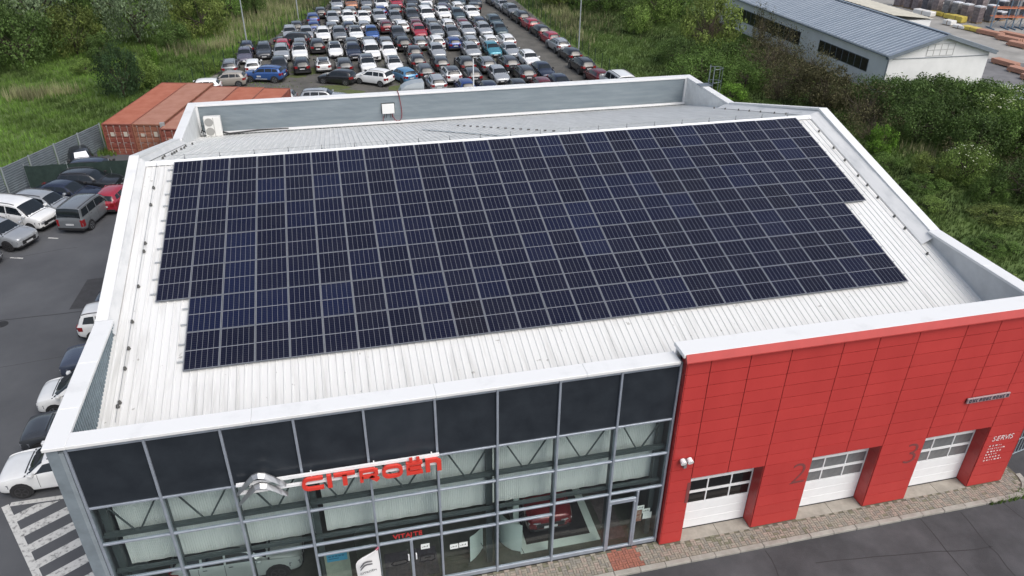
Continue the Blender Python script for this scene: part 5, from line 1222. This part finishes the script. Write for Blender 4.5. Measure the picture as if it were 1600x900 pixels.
many(GRT, [
 ('bush',55.8,82.5,2.3,3.2,'b','light','pale green bush in the upper right field beyond the lamp post','bush',{}),
 ('tree',60.5,88,3.4,5.5,'d','light','light green bushy tree at the photo top right of the lamp post','tree',{}),
 ('tree',66,93,4.5,7,'a','mid','green tree at the photo top left of the warehouse','tree',{}),
 ('tree',56,99,4.5,5.5,'c','mid','distant bushy tree at the photo top above the right field','tree',{}),
 ('tree',50.5,103,3.5,4.6,'b','yellow','distant olive bush at the photo top nearest the lot','bush',{}),
 ('tree',60.6,71.5,3.6,6.6,'d','yellow','tall olive brown tree left of the warehouse end','tree',{'tw':True}),
 ('bush',64,76.5,3.0,5.0,'twiggy','brown','thin brown tree against the far warehouse wall','tree',{'tw':True}),
 ('bush',67.3,70.5,1.8,5.8,'sparse','brown','slender sparse tree before the warehouse windows','tree',{'tw':True}),
 ('bush',65.6,63.5,3.2,4.6,'twiggy','brown','brown twiggy bush hiding the middle of the warehouse','bush',{'tw':True}),
 ('bush',66.0,57,2.4,3.6,'sparse','brown','sparse twiggy bush before the near warehouse window','bush',{'tw':True}),
 ('bush',54.2,66.5,2.8,2.8,'c','dark','dark round bush in the grass right of the lot','bush',{}),
 ('bush',57.5,62.5,3.2,3.2,'a','mid','green bush between the dark round one and the brown thicket','bush',{}),
 ('bush',53.6,58.5,3.6,3.0,'e','mid','leafy bush behind the caged ladder','bush',{}),
 ('bush',57.2,55.3,3.0,2.6,'c','mid','leafy bush right of the caged ladder','bush',{}),
 ('bush',53.5,51.5,2.2,1.5,'b','bright','low bright green bush behind the right roof corner','bush',{}),
 ('bush',61.2,58,3.6,4.6,'twiggy','brown','big dark brown thicket before the warehouse','bush',{'tw':True}),
 ('bush',62.3,53.2,3.4,4.6,'twiggy','brown','brown bare branched thicket left of the white gable','bush',{'tw':True}),
 ('bush',58.3,50.5,2.6,3.6,'sparse','brown','sparse dry bush behind the roof peak','bush',{'tw':True}),
 ('bush',61.2,47.2,3.0,4.2,'d','brown','brownish dense bush right behind the roof peak','bush',{'tw':True}),
 ('bush',64.8,48.6,2.6,2.7,'twiggy','brown','low twiggy bush at the warehouse corner','bush',{'tw':True}),
 ('bush',66.3,45.2,3.2,3.2,'e','dark','dark bush left end of the big thicket below the gable','bush',{}),
 ('bush',69.8,46.0,3.0,2.6,'c','mid','green bush directly below the middle of the white gable','bush',{}),
 ('bush',73.4,45.8,3.0,2.7,'a','mid','tufty green bush below the right half of the white gable','bush',{}),
 ('bush',77.2,44.8,2.8,2.4,'e','mid','green bush below the right gable corner','bush',{}),
 ('bush',62.6,42.2,3.2,3.8,'twiggy','brown','dull brown bush in the thicket nearest the roof','bush',{'tw':True}),
 ('bush',66,41,3.2,4.0,'c','dark','dark leafy bush in the middle of the big thicket','bush',{}),
 ('bush',69.8,41.6,3.3,4.0,'d','dark','dark olive bush in the upper thicket with dead stalks','bush',{'tw':True}),
 ('bush',73.6,41.0,3.3,3.6,'a','mid','mid green bush in the upper right thicket','bush',{}),
 ('bush',77.0,40.2,3.2,3.2,'c','light','light green bush with white blossom at the right edge below the yard','bush',{'fl':71}),
 ('bush',60.2,37.6,2.4,3.0,'twiggy','brown','bare twiggy bush above the small bright bush','bush',{'tw':True}),
 ('bush',63.8,36.6,3.0,3.6,'e','dark','dark bush low in the thicket above the elder','bush',{}),
 ('bush',67.6,36.6,3.2,3.9,'a','dark','dark green bush in the heart of the thicket','bush',{}),
 ('bush',71.4,36.4,3.2,3.6,'e','light','bright leafed bush with white blossom in the right thicket','bush',{'fl':72}),
 ('bush',74.8,36.0,3.0,3.2,'c','mid','leafy bush cut by the right photo edge','bush',{}),
 ('bush',66,32.3,3.0,3.6,'c','dark','dark bush right behind the flowering elder','bush',{}),
 ('bush',69.5,31.8,3.0,3.8,'a','mid','green bush at the right photo edge above the dead brush','bush',{}),
 ('bush',72.5,31.5,3.0,3.4,'d','dark','dark bush at the right photo edge behind the green one','bush',{}),
 ('bush',58.4,34.4,1.25,2.4,'b','bright','small bright green bush standing alone by the roof edge','bush',{}),
 ('bush',59.4,29.2,1.7,2.0,'d','yellow','yellow green low bush left of the flowering elder','bush',{}),
 ('bush',61.3,28.0,2.2,2.9,'e','light','elder bush covered with white flower heads on the bank','bush',{'fl':73}),
 ('bush',66.0,27.3,2.2,2.2,'twiggy','brown','dead brown brush at the right photo edge','bush',{'tw':True}),
 ('bush',63.6,30.6,2.2,2.6,'sparse','brown','tangle of bare stems behind the elder','bush',{'tw':True}),
 ('bush',69.0,26.6,2.6,3.0,'a','dark','dark bush beyond the dead brush at the photo edge','bush',{}),
 ('bush',63.2,24.4,2.4,2.6,'c','dark','dark bush at the lower end of the right thicket','bush',{}),
 ('bush',66.6,23.4,2.6,2.8,'twiggy','brown','brown brush cut by the right photo edge below the thicket','bush',{'tw':True}),
 ('bush',60.6,24.6,1.6,1.6,'a','mid','low green bush below the flowering elder','bush',{}),
 ('bush',64.6,20.6,2.2,1.8,'twiggy','brown','low brown brush lowest on the right bank at the photo edge','bush',{'tw':True}),
 ('bush',67.8,20.0,2.6,3.0,'e','mid','green bush beyond the lowest brown brush at the photo edge','bush',{}),
 ('bush',57.4,27.2,1.7,.9,'d','mid','low spreading plant on the bank left of the elder','bush',{}),
 ('bush',55.2,24.2,1.5,.7,'b','light','low pale plant in the bank grass beside the roof edge','bush',{}),
 ('bush',58.6,21.6,1.9,.8,'a','yellow','low yellowish plant in the middle of the bank grass','bush',{}),
 ('bush',55.2,17.6,1.6,.7,'d','mid','low green plant in the bank grass near the parapet step','bush',{}),
 ('bush',60.6,17.0,1.8,.8,'c','dark','low dark plant in the bank grass below the brown brush','bush',{}),
 ('bush',51.8,14.2,1.3,.55,'b','yellow','lowest small plant in the bank grass near the white wall','bush',{}),
 ('bush',57.2,32.0,1.4,1.0,'b','mid','low ground bush between bright bush and roof edge','bush',{}),
])
# grass: stuff
def scatter(n, fx, keep):
    P = nrg.uniform(size=(n*3,2))*np.array([fx[1]-fx[0],fx[3]-fx[2]])+np.array([fx[0],fx[2]]); return P[keep(P[:,0],P[:,1])][:n]
left = lambda x, y: (x < -5.3+(y-49)*.51) & (x < .5+(y-70)*.355) & (x > -16.4+(y-27)*.51-22-0*(y)) & ((y > 62) | (x < -5.4+(y-49)*.25)) & ~((y < 62) & (x > -16.5+(y-26.6)*.511-.3))
def leftf(x, y):
    fence = np.where(y < 49.2, -16.6+(y-26.6)*.511-.35, np.where(y < 62, -4.9+(y-49)*.22-.3, -1.6+(y-62.5)*.356-.3)); return x < fence
obj('grass', tuftmesh('grass', scatter(60000, (-36,18,26,122), leftf), .5, .03, grass_m, 4), kind='stuff')
rightf = lambda x, y: (x > np.where(y > 42, 44.9, 39.9)) & (x < np.where(y > 44, 82, 84)) & ~((x > 69.5) & (y > 50)) & ((y > 3.6+.05*(x-40)))
obj('grass', tuftmesh('grass', scatter(100000, (39,84,3,122), rightf), .36, .02, lush_m, 4), kind='stuff')
def clusters(L):
    P = []
    for x, y, rx, ry, n in L: P += [(x+rng.gauss(0,rx), y+rng.gauss(0,ry)) for _ in range(n)]
    return np.array(P)
rp_ = [(-15.6,66.5,1.2,.7,200),(-12.6,67.0,1.0,.5,70),(-2.6,82.5,2.0,1.6,120),(1.0,84.5,1.2,1.0,110),(4.5,98,2.6,5,420),(8,108,3.0,5,560),(12,114,2,4,480),(2.0,90,1.4,3,90)]
P = clusters(rp_); P = P[leftf(P[:,0],P[:,1])]
obj('reeds', tuftmesh('reeds', P, 1.35, .03, reed_m, 4, .25), kind='stuff')
P = clusters([(48.5,96,1.5,6,420),(57,62,1.6,1.0,80),(63,34,1.2,1.2,60),(52.5,90,3,5,160),(47,84,.8,5,130)])
obj('reeds', tuftmesh('reeds', P, 1.0, .03, reed_m, 4, .3), kind='stuff')
P = np.array([(rng.uniform(-4.5,5),48+rng.gauss(0,.25)-.18*0) for _ in range(70)]+[(-4.4+rng.gauss(0,.5),48+rng.gauss(0,.35)) for _ in range(60)]+[(-.2+rng.gauss(0,.6),46.9+rng.gauss(0,.25)) for _ in range(70)])
obj('container_weeds', tuftmesh('container_weeds', P, .55, .04, grass_m, 5), kind='stuff')
P = clusters([(rng.uniform(6,36),rng.uniform(62,100),1.2,1.2,40) for _ in range(40)]); P = P[P[:,0] > (P[:,1]-62)*.37]
obj('lot_weeds', tuftmesh('lot_weeds', P, .12, .03, grass_m, 4, .8), kind='stuff')
# ------------------------------------------------------------------ warehouse
wh_w = M('warehouse_white', (.68,.69,.69), .7, col2=(.76,.77,.77), scale=.6, worldco=True, detail=7); wh_r = M('warehouse_roof', (.185,.225,.275), .45, col2=(.24,.28,.33), scale=.7, stretch=(.3,1.8,1), worldco=True, detail=7, metal=.2)
fasc = M('warehouse_fascia', (.15,.18,.21), .5, var=.12, scale=2, worldco=True); wdark = M('warehouse_glass', (.035,.033,.03), .15, var=.3, scale=1.5)
WH = thing('warehouse', (76,67,G), 'long white warehouse with blue grey metal roof behind the thicket', 'building')
wx0, wx1, wy0, wy1, we, wrz, wrx = 70.0, 82.1, 50.0, 90.0, 3.95, 5.75, 76.05
mb = MB(); mb.box(wx0,wy0+.25,G,wx0+.25,wy1,we); 
build(mb, 'side_wall', wh_w, WH); mb = MB(); mb.box(wx1-.25,wy0+.25,G,wx1,wy1,we); build(mb, 'side_wall', wh_w, WH)
mb = MB(); mb.prism([(wx0,G),(wx1,G),(wx1,we),(wrx,wrz-.02),(wx0,we)], 'y', wy0, wy0+.248); build(mb, 'gable_wall', wh_w, WH)
mb = MB(); mb.prism([(wx0+.26,G),(wx1-.26,G),(wx1-.26,we),(wrx,wrz-.05),(wx0+.26,we)], 'y', wy1-.25, wy1); build(mb, 'gable_wall', wh_w, WH)
for s, xe in ((1,wx0-.45),(-1,wx1+.45)):
    ze = we-.02; n = 66; vs = []
    for i in range(n):
        for d, o in ((0,0),(.86,0),(.9,.05),(.96,.05)):
            y = wy0-.5+(wy1-wy0+.8)*(i+d)/n; vs += [(xe,y,ze+.12+o),(wrx,y,wrz+.16+o)]
    mb = MB(); mb.add(vs, [(2*j,2*j+1,2*j+3,2*j+2) for j in range(len(vs)//2-1)]); build(mb, 'roof', wh_r, WH)
    mb = MB(); mb.prism([(xe,ze-.28),(wrx-s*.003,wrz-.22),(wrx-s*.003,wrz+.14),(xe,ze+.1)], 'y', wy0-.49, wy0-.42); build(mb, 'barge_board', fasc, WH)
    mb = MB(); mb.prism([(xe,ze-.30),(wrx-s*.003,wrz-.24),(wrx-s*.003,wrz-.03),(xe,ze-.08)], 'y', wy0-.418, wy0-.003); build(mb, 'verge_soffit', fasc, WH)
    mb = MB(); mb.tube([(xe-s*.06,wy0-.5,ze+.02),(xe-s*.06,wy1,ze+.02)], .09, 6); build(mb, 'gutter', fasc, WH)
mb = MB(); mb.box(wrx-.2,wy0-.45,wrz+.17,wrx+.2,wy1,wrz+.24); build(mb, 'ridge_cap', wh_r, WH)
mb = MB(); mb.tube([(wx0-.1,wy0-.06,we),(wx0-.1,wy0-.06,0)], .07, 6); build(mb, 'downpipe', fasc, WH)
mb = MB(); mb.tube([(wx0+.4,wy0-.04,we-.35),(wx1,wy0-.04,we-.45)], .035, 5); build(mb, 'wall_pipe', fasc, WH)
for (ya, yb_, za, zb) in ((53.0,62.2,1.55,2.9),(66.2,82,1.3,2.9)):
    mb = MB(); mb.box(wx0-.04,ya,za,wx0-.012,yb_,zb); w = build(mb, 'window', fasc, WH)
    n = int((yb_-ya)/1.15); p = (yb_-ya)/n
    for i in range(n):
        mb = MB(); mb.box(wx0-.055,ya+p*i+.05,za+.06,wx0-.041,ya+p*(i+1)-.05,zb-.06); build(mb, 'pane', wdark, w)
gw = MB(); gx0_, gx1_, gz0_, gz1_ = 74.3, 77.5, 3.72, 4.92
mb = MB(); mb.box(gx0_,wy0-.012,gz0_,gx1_,wy0-.003,gz1_); w = build(mb, 'window', wh_w, WH)
for i in range(5): gw.box(gx0_+(gx1_-gx0_)*i/4-.03,wy0-.04,gz0_,gx0_+(gx1_-gx0_)*i/4+.03,wy0-.013,gz1_)
for z in (gz0_,(gz0_+gz1_)/2,gz1_): gw.box(gx0_,wy0-.045,z-.03,gx1_,wy0-.0405,z+.03)
build(gw, 'window_bars', M('bars_grey', (.45,.46,.45), .6), w)
AX = thing('side_canopy', (82,70,G), 'low cream roofed annex behind the warehouse ridge', 'annex')
mb = MB(); vs = []
for i in range(30):
    for d, o in ((0,0),(.5,.05)): y = 63.8+26*(i+d)/30; vs += [(80.3,y,4.95+o),(86.2,y,4.3+o)]
mb.add(vs, [(2*j,2*j+1,2*j+3,2*j+2) for j in range(len(vs)//2-1)]); build(mb, 'roof', M('cream_roof', (.47,.45,.38), .8, var=.1, scale=1, worldco=True), AX)
mb = MB(); mb.box(82.2,64,G,86,89.5,4.2); build(mb, 'wall', wh_w, AX)
# ------------------------------------------------------------------ builders' yard
gpal = [M('stack_grey', (.19,.19,.20), .85, var=.2, scale=4), M('stack_mauve', (.20,.17,.175), .85, var=.2, scale=4), M('stack_dark', (.10,.10,.115), .85, var=.2, scale=4)]; wrap = M('white_wrap', (.62,.64,.67), .4, var=.1, scale=2); wood = M('pallet_wood', (.28,.20,.12), .9, var=.2, scale=4)
k = 0
pd = Vector((-.19,.98)); pq = Vector((.98,.19))
for rrow in range(6):
    for j in range(9):
        p = Vector((107.3,79.5))+pq*(rrow*2.6)+pd*(j*1.75)+Vector((rng.uniform(-.15,.15),rng.uniform(-.15,.15)))
        h = rng.choice((1.3,2.4,2.4,3.4)) if rrow else rng.choice((2.4,2.6)); m_ = gpal[rng.choice((0,0,1,1,2))]
        t = thing('paver_pallet', (p.x,p.y,G), f'pallet stack of paving stone, {ORD[j]} back in {ORD[rrow]} yard row', 'pallet stack', 'stacked pallets in the yard', .19)
        mb = MB(); 
        for q in range(3): mb.box(-.6,-.55+q*.5,0,.6,-.4+q*.5,.12)
        mb.box(-.6,-.55,.12,.6,.6,.15); obj('pallet', mb.mesh('pallet', wood), t)
        nl_ = int(h/.55)
        for q in range(nl_):
            mb = MB(); d = rng.uniform(-.02,.02); mb.bbox(-.55+d,-.5+d,.16+q*.55,.55+d,.55+d,.16+q*.55+.52,.02); obj('stone_layer', mb.mesh('stone_layer', m_), t)
        if rng.random() < .75: mb = MB(); mb.bbox(-.58,-.53,.16+nl_*.55-.15,.58,.58,.16+nl_*.55+.03,.02); obj('wrap_sheet', mb.mesh('wrap_sheet', wrap), t)
        k += 1
pk = {'white': M('pack_white', (.68,.68,.66), .6), 'yellow': M('pack_yellow', (.55,.44,.09), .6)}
packs = [(103.6,85.9,1.2,3.2,.75,'white','long white pack at the left end of the coloured packs'),(105.7,85.4,1.2,2.2,.6,'yellow','yellow pack beside the long white one'),(107.4,86.6,1.4,1.4,.55,'white','lowest white block of the tall white stack'),
 (105.8,82.6,1.2,2.0,.7,'yellow','yellow pack in the middle of the coloured packs'),(105.2,80.7,1.2,2.2,.9,'yellow','higher yellow pack right of the middle one'),(102.4,79.0,1.2,1.4,.7,'white','small white block before the yellow packs'),(102.3,76.7,1.0,1.8,.45,'white','flat white block beside the last yellow pack'),(102.9,75.0,1.2,2.6,.55,'yellow','yellow pack at the right end nearest the timber')]
for x, y, a, b, h, c, lab in packs:
    mb = MB()
    t = thing('building_pack', (x,y,G), lab, 'pack', None, .2); mb.bbox(-a/2,-b/2,.08,a/2,b/2,h,.05); obj('pack_body', mb.mesh('pack_body', pk[c]), t)
    mb = MB(); mb.box(-a/2,-b/2+.1,0,a/2,-b/2+.25,.079); mb.box(-a/2,b/2-.25,0,a/2,b/2-.1,.079); obj('bearer', mb.mesh('bearer', wood), t)
    mb = MB(); mb.box(-a/2-.004,-.05,.06,a/2+.004,.05,h+.006); obj('strap', mb.mesh('strap', wood), t)
for z, lab in ((.47,'middle white block of the tall white stack'),(1.05,'top white block of the tall white stack')):
    t = thing('building_pack', (107.4,86.6,G+z+.02), lab, 'pack'); mb = MB(); mb.bbox(-.72,-.72,.08,.72,.72,.56,.06); obj('pack_body', mb.mesh('pack_body', pk['white']), t); mb = MB(); mb.box(-.7,-.5,.0,.7,-.3,.079); mb.box(-.7,.3,.0,.7,.5,.079); obj('bearer', mb.mesh('bearer', wood), t)
tim = M('timber_pink', (.42,.235,.175), .8, col2=(.36,.18,.12), scale=2.5, stretch=(4,.4,4)); 
def timber(x, y, L, lab, rz, n=3):
    t = thing('timber_bundle', (x,y,G), lab, 'timber', 'timber bundles in the yard', rz)
    for i in range(n):
        for j in range(2):
            mb = MB(); mb.bbox(-.6+i*.4,-L/2+rng.uniform(-.1,.1),.12+j*.26,-.6+i*.4+.37,L/2+rng.uniform(-.1,.1),.12+j*.26+.24,.01); obj('beam', mb.mesh('beam', tim), t)
    for y_ in (-L/3,L/3): mb = MB(); mb.box(-.7,y_-.06,0,.7,y_+.06,.115); obj('bearer', mb.mesh('bearer', wood), t)
timber(103.2,72.0,3.4,'pinkish timber bundle, far end of the back line',.25); timber(103.0,68.4,3.2,'pinkish timber bundle, middle of the back line',.25); timber(101.7,65.3,2.8,'pinkish timber bundle, near end of the back line',.25); timber(105.4,69.8,4.2,'greyish pink timber bundle behind the back line',.25)
timber(92.6,57.7,3.0,'reddish timber bundle nearest the warehouse corner',.15); timber(91.6,54.2,3.0,'reddish timber bundle in the middle of the front line',.15); timber(90.4,51.2,2.6,'reddish timber bundle cut by the right photo edge',.15)
rb = M('rack_blue', (.12,.19,.27), .5); ro = M('rack_orange', (.48,.17,.09), .6)
for q, (x, y) in enumerate(((106.6,75.8),(109.5,75.0))):
    t = thing('cantilever_rack', (x,y,G), ['blue steel storage rack with orange beams, nearer one at the upper right','blue steel storage rack with orange beams, farther one at the upper right'][q], 'rack', 'storage racks in the yard', -.2)
    for i in range(4):
        mb = MB(); mb.box(i*2.1-.06,-.06,0,i*2.1+.06,.06,6.2); mb.box(i*2.1-.06,-1.0,0,i*2.1+.06,1.0,.15); obj('rack_post', mb.mesh('rack_post', rb), t)
        mb = MB(); mb.tube([(i*2.1,0,.2),(i*2.1+2.0*(i < 3),0,2.4)], .03, 4); obj('rack_brace', mb.mesh('rack_brace', rb), t)
    for z in (1.6,2.8,4.0,5.2,6.0):
        for yy in (-.5,.5):
            mb = MB(); mb.box(-.2,yy-.07,z,6.6,yy+.07,z+.14); obj('rack_beam', mb.mesh('rack_beam', ro), t)
TK = thing('tank', (81.7,46.0,G), 'grey cylindrical tank lying at the yard edge above the bushes', 'tank')
mb = MB(); mb.tube([(81.0,46.6,.75),(81.1,46.5,.8),(82.1,45.6,.8),(82.2,45.5,.75)], .72, 12); build(mb, 'tank_body', M('tank_grey', (.33,.35,.37), .6, var=.1), TK, True, 40)
mb = MB(); mb.box(81.1,45.6,G,81.5,46.4,.2); build(mb, 'cradle', wood, TK)
BG = thing('bulk_bag', (83.0,44.8,G), 'crumpled white and blue bulk bag beside the grey tank', 'bag')
g = random.Random(3); vs = []; n = 12
for i in range(7):
    for k2 in range(n): a = 2*pi*k2/n; r = (.55,.75,.78,.72,.68,.5,.15)[i]*g.uniform(.8,1.15); vs.append((83+r*cos(a), 44.8+r*sin(a), G+(.0,.2,.5,.85,1.15,1.35,1.4)[i]+g.uniform(-.05,.05)*(i > 0)))
mb = MB(); mb.add(vs, [(i*n+k2,i*n+(k2+1)%n,(i+1)*n+(k2+1)%n,(i+1)*n+k2) for i in range(6) for k2 in range(n)]+[tuple(range(6*n,7*n))]); build(mb, 'bag_cloth', M('bag_white', (.66,.69,.74), .8, col2=(.25,.34,.5), scale=1.6, lo=.55, hi=.7), BG)
